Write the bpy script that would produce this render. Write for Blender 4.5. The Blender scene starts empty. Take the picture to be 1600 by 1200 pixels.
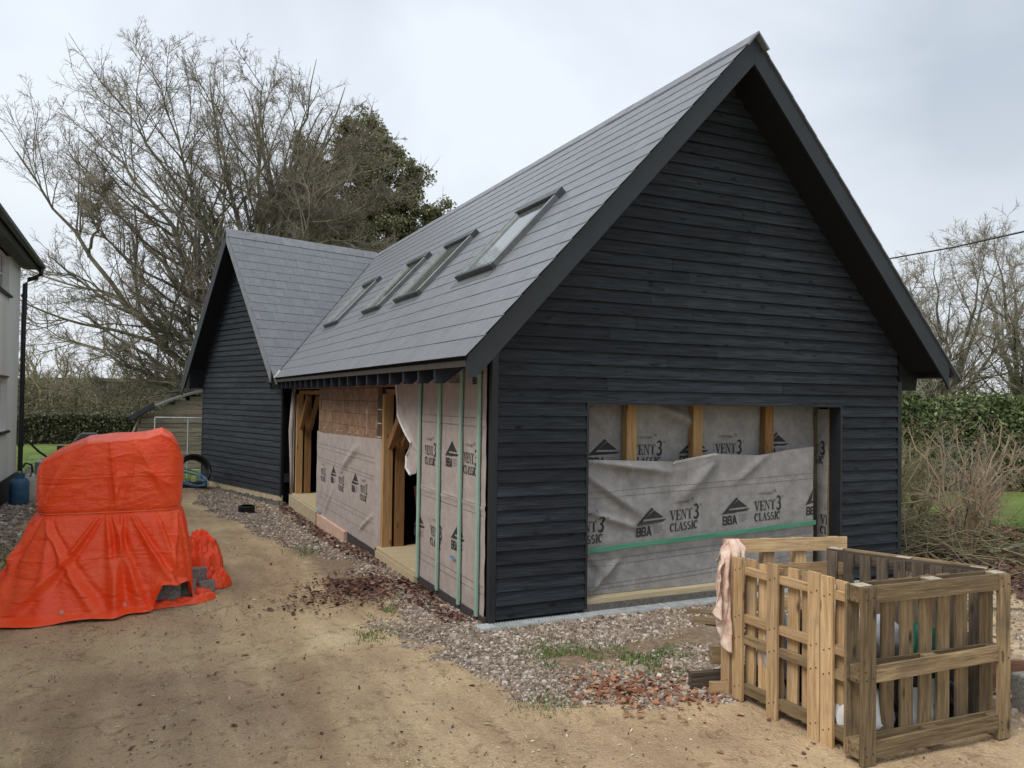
import bpy, bmesh, math, random
import numpy as np
from mathutils import Vector, Matrix
sc = bpy.context.scene
R = math.radians

# ------------------------------------------------------------------ camera
F_PX, YAW, PITCH, ROLL = 1235.7, .4415, .0189, .0141
CAM = np.array([-2.9484, -6.6725, 2.0283])
def cam_axes():
    cy, sy, cp, sp = math.cos(YAW), math.sin(YAW), math.cos(PITCH), math.sin(PITCH)
    F = np.array([sy*cp, cy*cp, sp]); Rr = np.array([cy, -sy, 0]); U = np.cross(Rr, F)
    cr, sr = math.cos(ROLL), math.sin(ROLL)
    return F, cr*Rr+sr*U, -sr*Rr+cr*U
AF, AR, AU = cam_axes()
cd = bpy.data.cameras.new('camera'); cam = bpy.data.objects.new('camera', cd)
sc.collection.objects.link(cam); sc.camera = cam
cd.sensor_width = 36; cd.lens = F_PX/1600*36; cd.clip_end = 1500; cd.clip_start = .05
M = Matrix.Identity(4)
for i in range(3):
    M[i][0] = AR[i]; M[i][1] = AU[i]; M[i][2] = -AF[i]; M[i][3] = CAM[i]
cam.matrix_world = M
def px_area(pts):
    q = []
    for p in pts:
        d = np.array(p)-CAM; z = d@AF
        if z < .1: return 0
        q.append((F_PX*(d@AR)/z, F_PX*(d@AU)/z))
    a = 0
    for i in range(len(q)):
        j = (i+1) % len(q); a += q[i][0]*q[j][1]-q[j][0]*q[i][1]
    c = np.mean(q, axis=0)
    if abs(c[0]) > 810 or abs(c[1]) > 610: return 0
    return abs(a)/2

# ------------------------------------------------------------------ light
SUN_EL, SUN_AZ = R(52), R(-112)          # azimuth measured from +Y towards +X
world = bpy.data.worlds.new('World'); sc.world = world; world.use_nodes = True
wn = world.node_tree.nodes; wl = world.node_tree.links; wn.clear()
out = wn.new('ShaderNodeOutputWorld'); bg = wn.new('ShaderNodeBackground'); bg.inputs[1].default_value = .080
sky = wn.new('ShaderNodeTexSky'); sky.sky_type = 'NISHITA'; sky.sun_disc = False
sky.sun_elevation = SUN_EL; sky.sun_rotation = SUN_AZ; sky.dust_density = 3
tc = wn.new('ShaderNodeTexCoord'); mp = wn.new('ShaderNodeMapping'); mp.inputs['Scale'].default_value = (1, 1, 1.7)
n1 = wn.new('ShaderNodeTexNoise'); n1.inputs['Scale'].default_value = 1.7; n1.inputs['Detail'].default_value = 5; n1.inputs['Roughness'].default_value = .5
n1.inputs['Distortion'].default_value = .35
cr = wn.new('ShaderNodeValToRGB')
cr.color_ramp.elements[0].position = .34; cr.color_ramp.elements[0].color = (4.3, 4.85, 5.5, 1)
cr.color_ramp.elements[1].position = .66; cr.color_ramp.elements[1].color = (7.0, 7.5, 8.15, 1)
sep = wn.new('ShaderNodeSeparateXYZ'); hr = wn.new('ShaderNodeMapRange')
hr.inputs[1].default_value = 0.0; hr.inputs[2].default_value = .34; hr.inputs[3].default_value = .75; hr.inputs[4].default_value = 0
m0 = wn.new('ShaderNodeMixRGB'); m0.inputs[2].default_value = (7.2, 7.5, 7.8, 1)
mx = wn.new('ShaderNodeMixRGB'); mx.inputs[0].default_value = .93
wl.new(tc.outputs['Generated'], mp.inputs[0]); wl.new(mp.outputs[0], n1.inputs['Vector']); wl.new(n1.outputs[0], cr.inputs[0])
wl.new(tc.outputs['Generated'], sep.inputs[0]); wl.new(sep.outputs[2], hr.inputs[0])
wl.new(hr.outputs[0], m0.inputs[0]); wl.new(cr.outputs[0], m0.inputs[1])
wl.new(sky.outputs[0], mx.inputs[1]); wl.new(m0.outputs[0], mx.inputs[2])
wl.new(mx.outputs[0], bg.inputs[0]); wl.new(bg.outputs[0], out.inputs[0])
sd = bpy.data.lights.new('sun', 'SUN'); sun = bpy.data.objects.new('sun', sd); sc.collection.objects.link(sun)
sd.energy = 1.5; sd.angle = R(25); sd.color = (1, .96, .9)
sv = Vector((math.sin(SUN_AZ)*math.cos(SUN_EL), math.cos(SUN_AZ)*math.cos(SUN_EL), math.sin(SUN_EL)))
sun.rotation_euler = sv.to_track_quat('Z', 'Y').to_euler()
sc.view_settings.view_transform = 'Standard'; sc.view_settings.look = 'None'
sc.view_settings.exposure = .72; sc.view_settings.gamma = 1; sc.view_settings.use_curve_mapping = False

# ------------------------------------------------------------------ helpers
rng = np.random.default_rng(7); random.seed(7)
def hash2(ix, iy, s):
    h = (ix.astype(np.int64)*374761393 + iy.astype(np.int64)*668265263 + s*1274126177) & 0xffffffff
    h = ((h ^ (h >> 13))*1274126177) & 0xffffffff
    return ((h ^ (h >> 16)) & 0xffff)/65535.0
def vn(x, y, s=0):
    x = np.asarray(x, float); y = np.asarray(y, float)
    ix = np.floor(x); iy = np.floor(y); fx = x-ix; fy = y-iy
    fx = fx*fx*(3-2*fx); fy = fy*fy*(3-2*fy)
    a = hash2(ix, iy, s); b = hash2(ix+1, iy, s); c = hash2(ix, iy+1, s); d = hash2(ix+1, iy+1, s)
    return (a*(1-fx)+b*fx)*(1-fy)+(c*(1-fx)+d*fx)*fy
def fbm(x, y, s=0, o=4):
    t = 0; a = .5
    for i in range(o): t = t+a*(vn(x, y, s+i*17)-.5); x = x*2.03; y = y*2.03; a *= .5
    return t
def ss(a, b, x):
    t = np.clip((np.asarray(x, float)-a)/(b-a), 0, 1); return t*t*(3-2*t)

WM = {}
def link(o, parent=None, W=None):
    W = W or Matrix.Identity(4)
    sc.collection.objects.link(o)
    if parent is not None:
        o.parent = parent; o.matrix_basis = WM[parent.name].inverted() @ W
    else: o.matrix_basis = W
    WM[o.name] = W.copy(); return o
def tag(o, label=None, cat=None, group=None, kind=None):
    if label: o['label'] = label
    if cat: o['category'] = cat
    if group: o['group'] = group
    if kind: o['kind'] = kind
    return o
def thing(name, loc, label, cat, group=None):
    return tag(link(bpy.data.objects.new(name, None), None, Matrix.Translation(loc)), label, cat, group)
def mesh_np(name, V, Fq, m=None, smooth=False, attr=None):
    me = bpy.data.meshes.new(name); V = np.asarray(V, np.float32).reshape(-1, 3); Fq = np.asarray(Fq, np.int32)
    k = Fq.shape[1]; me.vertices.add(len(V)); me.vertices.foreach_set('co', V.ravel())
    me.loops.add(Fq.size); me.loops.foreach_set('vertex_index', Fq.ravel())
    me.polygons.add(len(Fq)); me.polygons.foreach_set('loop_start', np.arange(0, Fq.size, k, dtype=np.int32))
    try: me.polygons.foreach_set('loop_total', np.full(len(Fq), k, np.int32))
    except Exception: pass
    me.polygons.foreach_set('use_smooth', np.full(len(Fq), bool(smooth)))
    if attr:
        for an, av in attr.items():
            at = me.attributes.new(an, 'FLOAT', 'POINT'); at.data.foreach_set('value', np.asarray(av, np.float32))
    me.update(calc_edges=True)
    if m: me.materials.append(m)
    return me
def obj(name, me, parent=None, W=None): return link(bpy.data.objects.new(name, me), parent, W)
class MB:
    def __init__(s): s.v = []; s.f = []
    def poly(s, pts):
        n = len(s.v); s.v += [tuple(p) for p in pts]; s.f.append(tuple(range(n, n+len(pts))))
    def obox(s, o, ex, ey, ez):
        o, ex, ey, ez = map(lambda a: np.array(a, float), (o, ex, ey, ez)); n = len(s.v)
        if np.cross(ex, ey)@ez < 0: o = o+ex; ex = -ex
        for k in range(8): s.v.append(tuple(o+ex*(k & 1)+ey*(k >> 1 & 1)+ez*(k >> 2 & 1)))
        s.f += [tuple(n+i for i in q) for q in ((0, 2, 3, 1), (4, 5, 7, 6), (0, 1, 5, 4), (2, 6, 7, 3), (0, 4, 6, 2), (1, 3, 7, 5))]
    def box(s, x0, x1, y0, y1, z0, z1): s.obox((x0, y0, z0), (x1-x0, 0, 0), (0, y1-y0, 0), (0, 0, z1-z0))
    def prism(s, poly, d):
        d = np.array(d, float); n = len(s.v); k = len(poly); P = [np.array(p, float) for p in poly]
        nn = sum((np.cross(P[i]-P[0], P[(i+1) % k]-P[0]) for i in range(1, k-1)), np.zeros(3))
        if nn@d > 0: P = P[::-1]
        s.v += [tuple(p) for p in P]+[tuple(p+d) for p in P]
        s.f.append(tuple(range(n, n+k))); s.f.append(tuple(range(n+2*k-1, n+k-1, -1)))
        for i in range(k): j = (i+1) % k; s.f.append((n+j, n+i, n+k+i, n+k+j))
    def tube(s, pts, r, sides=8, cap=True):
        pts = [np.array(p, float) for p in pts]; rr = r if hasattr(r, '__len__') else [r]*len(pts); n = len(s.v)
        for i, p in enumerate(pts):
            t = pts[min(i+1, len(pts)-1)]-pts[max(i-1, 0)]; t = t/(np.linalg.norm(t)+1e-9)
            a = np.array([0, 0, 1.]) if abs(t[2]) < .9 else np.array([1., 0, 0])
            u = np.cross(t, a); u /= np.linalg.norm(u); w = np.cross(t, u)
            for k in range(sides):
                q = 2*math.pi*k/sides; s.v.append(tuple(p+rr[i]*(u*math.cos(q)+w*math.sin(q))))
        for i in range(len(pts)-1):
            for k in range(sides):
                a = n+i*sides+k; b = n+i*sides+(k+1) % sides
                s.f.append((a, a+sides, b+sides, b))
        if cap: s.f.append(tuple(n+k for k in range(sides))); s.f.append(tuple(n+(len(pts)-1)*sides+k for k in reversed(range(sides))))
    def lathe(s, c, prof, sides=20):
        n = len(s.v)
        for r, z in prof:
            for k in range(sides):
                q = 2*math.pi*k/sides; s.v.append((c[0]+r*math.cos(q), c[1]+r*math.sin(q), c[2]+z))
        for i in range(len(prof)-1):
            for k in range(sides):
                a = n+i*sides+k; b = n+i*sides+(k+1) % sides; s.f.append((a, b, b+sides, a+sides))
        s.f.append(tuple(n+k for k in reversed(range(sides)))); s.f.append(tuple(n+(len(prof)-1)*sides+k for k in range(sides)))
    def mesh(s, name, m, smooth=False, bevel=0):
        me = bpy.data.meshes.new(name); me.from_pydata([tuple(map(float, v)) for v in s.v], [], s.f)
        if bevel:
            b = bmesh.new(); b.from_mesh(me)
            bmesh.ops.bevel(b, geom=[e for e in b.edges if len(e.link_faces) == 2 and e.calc_face_angle(0) > .5], offset=bevel, segments=1, affect='EDGES')
            b.to_mesh(me); b.free()
        if smooth:
            for p in me.polygons: p.use_smooth = True
        me.materials.append(m); me.update(); return me
    def build(s, name, m, parent=None, smooth=False, bevel=0, W=None): return obj(name, s.mesh(name, m, smooth, bevel), parent, W)
def frame_m(o, ex, ey, ez):
    m_ = Matrix.Identity(4)
    for i in range(3): m_[i][0] = ex[i]; m_[i][1] = ey[i]; m_[i][2] = ez[i]; m_[i][3] = o[i]
    return m_
def nrm(a): a = np.array(a, float); return a/np.linalg.norm(a)
_pc = {}
def plank(name, p0, p1, w, t, nrml, m, parent, bev=.0025, wob=0, label=None):
    """board from p0 to p1 (centre line of its face), width w, thickness t; local X runs along the grain"""
    p0 = np.array(p0, float); p1 = np.array(p1, float); ex = nrm(p1-p0); L = np.linalg.norm(p1-p0)
    ez = nrm(nrml); ez = nrm(ez-ex*(ez@ex)); ey = np.cross(ez, ex)
    key = (round(L, 3), round(w, 3), round(t, 3), m.name, wob)
    if key not in _pc:
        b = MB()
        if wob:
            n = 6; k0 = len(b.v)
            for i in range(n+1):
                x = L*i/n; a = random.uniform(-wob, wob); c = random.uniform(-wob, wob); e = random.uniform(-wob, wob)*.5
                b.v += [(x, -w/2+a, -t+e), (x, w/2+c, -t+e), (x, w/2+c, e), (x, -w/2+a, e)]
            for i in range(n):
                for k in range(4):
                    a = i*4+k; c = i*4+(k+1) % 4; b.f.append((a, a+4, c+4, c))
            b.f.append((0, 1, 2, 3)); b.f.append(tuple(n*4+k for k in (3, 2, 1, 0)))
        else: b.box(0, L, -w/2, w/2, -t, 0)
        _pc[key] = b.mesh(name, m, bevel=0 if wob else bev)
    o = obj(name, _pc[key], parent, frame_m(p0, ex, ey, ez))
    if label: o['label'] = label
    return o

# ------------------------------------------------------------------ materials
def mat(name):
    m = bpy.data.materials.new(name); m.use_nodes = True; n = m.node_tree.nodes; l = m.node_tree.links
    return m, n, l, n['Principled BSDF']
def node(n, t, **kw):
    x = n.new(t)
    for k, v in kw.items():
        if k in ('operation', 'blend_type', 'feature', 'distance', 'musgrave_type', 'attribute_name', 'noise_dimensions'): setattr(x, k, v)
        else: x.inputs[k].default_value = v
    return x
def ramp(n, stops):
    r = n.new('ShaderNodeValToRGB'); e = r.color_ramp.elements
    while len(e) < len(stops): e.new(.5)
    for i, (p, c) in enumerate(stops): e[i].position = p; e[i].color = (*c, 1)
    return r
def generic(name, cols, scale=6, detail=6, rough=.8, stretch=(1, 1, 1), bump=.2, bscale=None, objrand=0, spec=.3, coord='Object', rgh=.55, dist=0):
    """noise-coloured material; cols = [(pos,colour)...]; optional per-object brightness variation"""
    m, n, l, b = mat(name); tc = n.new('ShaderNodeTexCoord'); mp = node(n, 'ShaderNodeMapping', Scale=stretch)
    vec = tc.outputs[coord]
    if objrand:
        oi = n.new('ShaderNodeObjectInfo'); mu = n.new('ShaderNodeVectorMath'); mu.operation = 'SCALE'; mu.inputs[0].default_value = (37, 61, 23)
        l.new(oi.outputs['Random'], mu.inputs['Scale']); ad = n.new('ShaderNodeVectorMath')
        l.new(vec, ad.inputs[0]); l.new(mu.outputs[0], ad.inputs[1]); vec = ad.outputs[0]
    l.new(vec, mp.inputs[0])
    nz = node(n, 'ShaderNodeTexNoise', Scale=scale, Detail=detail, Roughness=rgh, Distortion=dist); l.new(mp.outputs[0], nz.inputs['Vector'])
    r = ramp(n, cols); l.new(nz.outputs[0], r.inputs[0]); col = r.outputs[0]
    if objrand:
        hv = n.new('ShaderNodeHueSaturation'); mr = node(n, 'ShaderNodeMapRange'); mr.inputs[3].default_value = 1-objrand; mr.inputs[4].default_value = 1+objrand
        l.new(oi.outputs['Random'], mr.inputs[0]); l.new(mr.outputs[0], hv.inputs['Value']); l.new(col, hv.inputs['Color']); col = hv.outputs[0]
    l.new(col, b.inputs['Base Color']); b.inputs['Roughness'].default_value = rough; b.inputs['Specular IOR Level'].default_value = spec
    if bump:
        n2 = node(n, 'ShaderNodeTexNoise', Scale=bscale or scale*4, Detail=4, Roughness=.6); l.new(mp.outputs[0], n2.inputs['Vector'])
        bp = node(n, 'ShaderNodeBump', Strength=bump, Distance=.01); l.new(n2.outputs[0], bp.inputs['Height']); l.new(bp.outputs[0], b.inputs['Normal'])
    return m, n, l, b, col, mp
def plain(name, c, rough=.6, metal=0, spec=.4):
    m = generic(name, [(.3, tuple(x*.82 for x in c)), (.7, tuple(min(1, x*1.12) for x in c))], 9, 5, rough, bump=.06, spec=spec)
    m[3].inputs['Metallic'].default_value = metal; return m[0]
def wood(name, dark, light, objrand=.18, knots=True, rough=.75, bump=.35, stain=None):
    m, n, l, b, col, mp = generic(name, [(.30, dark), (.5, tuple((a+c)/2 for a, c in zip(dark, light))), (.70, light)], 1.0, 9, rough, (2.6, 42, 42), bump, 1.8, objrand, .25, rgh=.65, dist=.6)
    tc = [x for x in n if x.type == 'TEX_COORD'][0]
    src = mp.inputs[0].links[0].from_socket
    if knots:
        mk = node(n, 'ShaderNodeMapping', Scale=(3.0, 9, 9)); l.new(src, mk.inputs[0])
        vo = node(n, 'ShaderNodeTexVoronoi', Scale=1.0); l.new(mk.outputs[0], vo.inputs['Vector'])
        rk = ramp(n, [(.05, (0, 0, 0)), (.17, (1, 1, 1))]); l.new(vo.outputs['Distance'], rk.inputs[0])
        mm = n.new('ShaderNodeMixRGB'); mm.blend_type = 'MIX'; mm.inputs[1].default_value = (*[x*.42 for x in dark], 1); l.new(rk.outputs[0], mm.inputs[0]); l.new(col, mm.inputs[2]); col = mm.outputs[0]
    if stain:
        ns = node(n, 'ShaderNodeTexNoise', Scale=3.1, Detail=5, Roughness=.6); l.new(src, ns.inputs['Vector'])
        rs = ramp(n, [(.50, (0, 0, 0)), (.80, (.75, .75, .75))]); l.new(ns.outputs[0], rs.inputs[0])
        mm = n.new('ShaderNodeMixRGB'); mm.inputs[2].default_value = (*stain, 1); l.new(rs.outputs[0], mm.inputs[0]); l.new(col, mm.inputs[1]); col = mm.outputs[0]
    l.new(col, b.inputs['Base Color']); return m
M_board = wood('black_stained_board', (.0078, .0096, .0125), (.040, .046, .055), .24, True, .62, .8)
for nd in M_board.node_tree.nodes:
    if nd.type == 'BSDF_PRINCIPLED': nd.inputs['Specular IOR Level'].default_value = .18
M_trim = generic('black_trim_paint', [(.3, (.014, .016, .019)), (.7, (.022, .025, .029))], 5, 5, .5, bump=.08, spec=.4)[0]
M_barge = generic('charcoal_barge_paint', [(.3, (.021, .025, .030)), (.7, (.028, .032, .038))], 3, 4, .5, bump=.04, spec=.35)[0]
M_soffit = plain('black_soffit', (.006, .007, .009), .8)
M_rafter = generic('navy_rafter_paint', [(.3, (.010, .014, .024)), (.7, (.018, .024, .038))], 6, 4, .55, bump=.1)[0]
M_slate = generic('grey_slate', [(.25, (.140, .147, .160)), (.5, (.170, .178, .193)), (.78, (.208, .216, .233))], 6, 8, .42, bump=.05, bscale=60, objrand=.05, spec=.5, rgh=.7)[0]
M_ridge = generic('ridge_tile_grey', [(.3, (.17, .175, .19)), (.7, (.24, .245, .26))], 8, 5, .5, bump=.1, objrand=.06)[0]
M_skyframe = plain('skylight_grey_metal', (.16, .17, .17), .38, .4, .5)
M_skydark = plain('skylight_dark_metal', (.075, .08, .083), .4, .3)
m, n, l, b = mat('window_glass'); M_glass = m; b.inputs['Base Color'].default_value = (.05, .06, .06, 1); b.inputs['Roughness'].default_value = .05; b.inputs['Specular IOR Level'].default_value = 1.0
nz = node(n, 'ShaderNodeTexNoise', Scale=3.0); bp = node(n, 'ShaderNodeBump', Strength=.05, Distance=.02); l.new(nz.outputs[0], bp.inputs['Height']); l.new(bp.outputs[0], b.inputs['Normal'])
m, n, l, b = mat('skylight_glass'); M_skyglass = m; b.inputs['Base Color'].default_value = (.22, .24, .23, 1); b.inputs['Roughness'].default_value = .06; b.inputs['Specular IOR Level'].default_value = 1.0; b.inputs['Metallic'].default_value = .55
nz = node(n, 'ShaderNodeTexNoise', Scale=5.0); bp = node(n, 'ShaderNodeBump', Strength=.06, Distance=.02); l.new(nz.outputs[0], bp.inputs['Height']); l.new(bp.outputs[0], b.inputs['Normal'])
def membrane(name, c0, c1):
    m, n, l, b, col, mp = generic(name, [(.25, c0), (.5, tuple((a+d)/2 for a, d in zip(c0, c1))), (.72, c1)], 7, 9, .72, bump=.35, bscale=22, spec=.2, rgh=.72)
    return m
M_memg = membrane('breather_membrane_grey', (.19, .182, .175), (.37, .352, .34))
M_memp = membrane('breather_membrane_pinkish', (.315, .272, .252), (.445, .395, .370))
M_print = plain('membrane_print_ink', (.035, .032, .032), .8)
M_printl = plain('membrane_print_thin_ink', (.14, .13, .125), .8)
M_memback = plain('membrane_pale_back', (.62, .62, .60), .7)
M_mint = wood('mint_treated_batten', (.22, .36, .29), (.36, .52, .43), .1, False)
M_green = wood('green_treated_batten', (.05, .20, .12), (.12, .33, .22), .1, False)
M_timber = wood('new_softwood', (.28, .155, .062), (.50, .32, .15), .12)
M_timberd = wood('amber_softwood', (.19, .09, .036), (.36, .20, .085), .12)
M_sill = wood('pale_plywood', (.36, .29, .17), (.56, .47, .31), .08, False)
M_osb = generic('osb_edge', [(.3, (.10, .085, .05)), (.7, (.24, .20, .12))], 60, 4, .9, bump=.5)[0]
M_pal = wood('pallet_pine', (.30, .185, .09), (.61, .43, .24), .26, True, .8, .5, (.27, .20, .135))
M_pald = wood('pallet_weathered_brown', (.088, .060, .033), (.34, .245, .135), .34, True, .8, .6, (.075, .062, .048))
M_palg = wood('pallet_grey_weathered', (.045, .035, .025), (.17, .13, .095), .25, True, .9, .5, (.05, .045, .04))
M_endgrain = generic('pale_end_grain', [(.3, (.32, .27, .19)), (.7, (.54, .48, .37))], 30, 4, .9, bump=.3)[0]
M_block = generic('concrete_block_grey', [(.3, (.15, .145, .13)), (.5, (.24, .235, .21)), (.7, (.36, .35, .32))], 55, 4, .95, bump=.8, bscale=90, objrand=.08)[0]
M_ins = generic('copper_brown_block', [(.28, (.14, .078, .045)), (.5, (.245, .145, .088)), (.72, (.40, .27, .19))], 9, 9, .75, bump=.5, objrand=.13, rgh=.7)[0]
M_insd = generic('dark_block_end', [(.3, (.05, .04, .03)), (.7, (.12, .09, .065))], 12, 5, .9, bump=.4)[0]
M_mortar = plain('pale_mortar', (.50, .45, .36), .95)
M_plinth = generic('cream_plinth_block', [(.3, (.34, .27, .17)), (.7, (.52, .43, .30))], 10, 6, .9, bump=.4, objrand=.08)[0]
M_pink = generic('pink_insulation_board', [(.3, (.50, .32, .24)), (.7, (.62, .44, .34))], 8, 4, .9, bump=.2)[0]
M_dpc = plain('dark_damp_course', (.045, .042, .042), .8)
M_concrete = generic('dark_concrete', [(.3, (.09, .085, .075)), (.7, (.19, .18, .16))], 40, 5, .95, bump=.7)[0]
M_galv = generic('galvanised_steel', [(.3, (.36, .39, .39)), (.7, (.55, .58, .58))], 12, 4, .45, bump=.05)[0]; 
M_black = plain('black_plastic', (.014, .015, .016), .4)
M_blue = plain('blue_hose_plastic', (.12, .24, .42), .5)
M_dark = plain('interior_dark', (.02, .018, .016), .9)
M_tarp = None
def make_tarp():
    m, n, l, b = mat('orange_tarpaulin'); tc = n.new('ShaderNodeTexCoord')
    nz = node(n, 'ShaderNodeTexNoise', Scale=5, Detail=5, Roughness=.6); l.new(tc.outputs['Object'], nz.inputs['Vector'])
    r = ramp(n, [(.3, (1.0, .070, .010)), (.7, (1.0, .110, .024))]); l.new(nz.outputs[0], r.inputs[0]); l.new(r.outputs[0], b.inputs['Base Color'])
    b.inputs['Roughness'].default_value = .34; b.inputs['Specular IOR Level'].default_value = .5
    mp = node(n, 'ShaderNodeMapping', Scale=(1, 1, 2.2)); l.new(tc.outputs['Object'], mp.inputs[0])
    w = node(n, 'ShaderNodeTexNoise', Scale=9, Detail=7, Roughness=.62, Distortion=1.2); l.new(mp.outputs[0], w.inputs['Vector'])
    v = node(n, 'ShaderNodeTexVoronoi', Scale=11); v.feature = 'F1'; l.new(mp.outputs[0], v.inputs['Vector'])
    ad = node(n, 'ShaderNodeMath', operation='MULTIPLY_ADD'); ad.inputs[1].default_value = .35; l.new(v.outputs['Distance'], ad.inputs[0]); l.new(w.outputs[0], ad.inputs[2])
    bp = node(n, 'ShaderNodeBump', Strength=.42, Distance=.03); l.new(ad.outputs[0], bp.inputs['Height']); l.new(bp.outputs[0], b.inputs['Normal'])
    return m
M_tarp = make_tarp()
M_render = generic('cream_house_render', [(.3, (.66, .65, .60)), (.7, (.80, .79, .74))], 1.6, 7, .9, stretch=(1, 1, .35), bump=.15, bscale=40)[0]
M_white = plain('white_window_paint', (.85, .84, .86), .45)
M_eave = plain('house_dark_roof', (.020, .021, .024), .55)
M_housesoff = plain('house_soffit_grey', (.10, .105, .11), .6)
M_bark = generic('beech_bark', [(.3, (.09, .085, .052)), (.52, (.175, .165, .108)), (.75, (.31, .29, .21))], 2.5, 7, .9, bump=.4)[0]
M_twig = generic('winter_twig', [(.3, (.17, .145, .11)), (.7, (.32, .275, .21))], .8, 4, .9, bump=0)[0]
M_twigg = generic('mossy_twig', [(.3, (.15, .135, .075)), (.7, (.32, .29, .17))], .8, 4, .9, bump=0)[0]
M_twigp = generic('pale_twig', [(.3, (.22, .19, .145)), (.7, (.42, .37, .29))], .8, 4, .9, bump=0)[0]
M_twigr = generic('reddish_twig', [(.3, (.24, .17, .11)), (.7, (.44, .34, .23))], 1.2, 4, .9, bump=0)[0]
def leafmat(name, stops, rough=.55, tr=.15):
    m, n, l, b = mat(name); a = n.new('ShaderNodeAttribute'); a.attribute_name = 'rnd'
    r = ramp(n, stops); l.new(a.outputs['Fac'], r.inputs[0]); l.new(r.outputs[0], b.inputs['Base Color'])
    b.inputs['Roughness'].default_value = rough; b.inputs['Specular IOR Level'].default_value = .4
    t = n.new('ShaderNodeBsdfTranslucent'); l.new(r.outputs[0], t.inputs[0]); mx = n.new('ShaderNodeMixShader'); mx.inputs[0].default_value = tr
    l.new(b.outputs[0], mx.inputs[1]); l.new(t.outputs[0], mx.inputs[2]); l.new(mx.outputs[0], n['Material Output'].inputs[0]); return m
M_ever = leafmat('evergreen_leaf', [(0, (.08, .082, .04)), (.4, (.15, .15, .07)), (.75, (.25, .24, .125)), (1, (.40, .36, .23))])
M_hedge = leafmat('hedge_leaf', [(0, (.05, .07, .028)), (.45, (.095, .13, .045)), (.85, (.16, .20, .07)), (1, (.32, .32, .16))])
M_hedgeb = leafmat('laurel_leaf', [(0, (.05, .09, .02)), (.5, (.10, .17, .035)), (1, (.20, .28, .07))])
M_hedged = leafmat('trimmed_hedge_leaf', [(0, (.045, .048, .025)), (.5, (.10, .098, .055)), (1, (.17, .17, .085))])
M_brown = leafmat('brown_fallen_leaf', [(0, (.035, .016, .013)), (.5, (.095, .040, .030)), (.85, (.20, .085, .055)), (1, (.33, .17, .10))], .6, .05)
M_oleaf = leafmat('orange_fallen_leaf', [(0, (.16, .06, .035)), (.5, (.33, .14, .07)), (1, (.50, .27, .15))], .6, .05)
M_wood_bg = leafmat('winter_woodland_leaf', [(0, (.06, .055, .032)), (.5, (.115, .10, .062)), (1, (.18, .16, .10))], .9)
M_grass = leafmat('grass_blade', [(0, (.05, .10, .02)), (.5, (.10, .19, .035)), (1, (.20, .27, .07))], .6, .2)
M_stone = leafmat('gravel_stone', [(0, (.13, .098, .072)), (.4, (.265, .205, .160)), (.8, (.40, .33, .27)), (1, (.68, .62, .54))], .9, 0)
M_towel = generic('peach_towel', [(.28, (.46, .25, .19)), (.48, (.62, .43, .34)), (.7, (.80, .70, .60))], 9, 7, .95, bump=.6, bscale=80, rgh=.7)[0]

# ------------------------------------------------------------------ ground
def track(x, y):
    c0 = -1.75+.035*y+.10*np.sin(y*.45); w_ = .16+.03*np.sin(y*1.7)
    t = np.exp(-((x-c0)/w_)**4)+np.exp(-((x-c0+1.55)/w_)**4)+.7*np.exp(-((x-c0-.9-.12*y)/w_)**4)*ss(-1.5, -2.5, y)
    return np.clip(t, 0, 1)*ss(12, 8, y)*(.45+.55*vn(x*3, y*1.2, 77))
def gz(x, y):
    x = np.asarray(x, float); y = np.asarray(y, float)
    z = -.10+.05*np.exp(-((y+.05)/.5)**2)*ss(-.9, -.2, x)*ss(6, 5, x)
    z = z-.17*np.exp(-((x+.35-.25*ss(9, 14, y)*0)/1.1)**2)*ss(2.5, 7.5, y)*ss(19, 13, y)
    z = z+.10*ss(6.0, 7.5, x)*ss(-4, 0, y)*.6
    z = z+.03*fbm(x*.9, y*.9, 3)+.022*fbm(x*4, y*4, 9)+.010*fbm(x*11, y*11, 19, 3)+.008*np.maximum(0, fbm(x*17, y*17, 31, 2))
    z = z-.014*track(x, y)+.005*track(x, y)*np.sin((y+.35*np.abs(x*3 % 1-.5))*62)
    return z*ss(90, 40, np.hypot(x, y))-.1*(1-ss(90, 40, np.hypot(x, y)))
def gravel(x, y):
    n_ = .35*fbm(x*1.7, y*1.7, 5)*2+.12*fbm(x*7, y*7, 6)*2
    side = ss(-.16, .16, x-(-.40-.22*ss(1.8, .3, y)-.80*ss(2.8, 7, y)-.6*ss(7.5, 9, y)*ss(16, 12, y))+n_*.8)*ss(-.9, -.6, y+n_)
    fr = ss(-.15, .15, (y+1.95+.25*np.sin(x*2)+n_))*ss(-.15, .15, x+.72+.25*(y+.7)+n_)*ss(2.4, 1.6, x+n_*2)*ss(1.1, .2, y+n_)
    band = ss(.45, .15, -y+n_*.6)*ss(-.6, -.3, x)*ss(7, 5, x)
    inner = ss(-.1, -.4, y)*ss(-1.45, -1.0, y+n_)*ss(-.2, .25, x+n_)
    rt = ss(2.0, 2.6, x+n_)*ss(6.6, 5.6, x+n_)*ss(-4.2, -3.2, y+n_)*.6
    hs = ss(-4.2, -4.7, x+n_)*ss(4, 6, y)*ss(14.5, 13, y)
    g = np.maximum.reduce([side*(.62+.5*ss(-.15,.15,fbm(x*1.6,y*1.6,15))), fr*(1-.95*inner), band*.75, rt, hs]); return np.clip(g, 0, 1)*(.55+.6*vn(x*2.5,y*2.5,16))
def axis(a, b, lo, hi, step):
    c = list(np.arange(a, b+1e-6, step)); s = step; x = c[-1]
    while x < hi: s *= 1.22; x += s; c.append(x)
    s = step; x = a; pre = []
    while x > lo: s *= 1.22; x -= s; pre.append(x)
    return np.array(pre[::-1]+c)
gx = axis(-6, 5, -700, 700, .04); gy = axis(-5, 7, -700, 900, .04)
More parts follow.
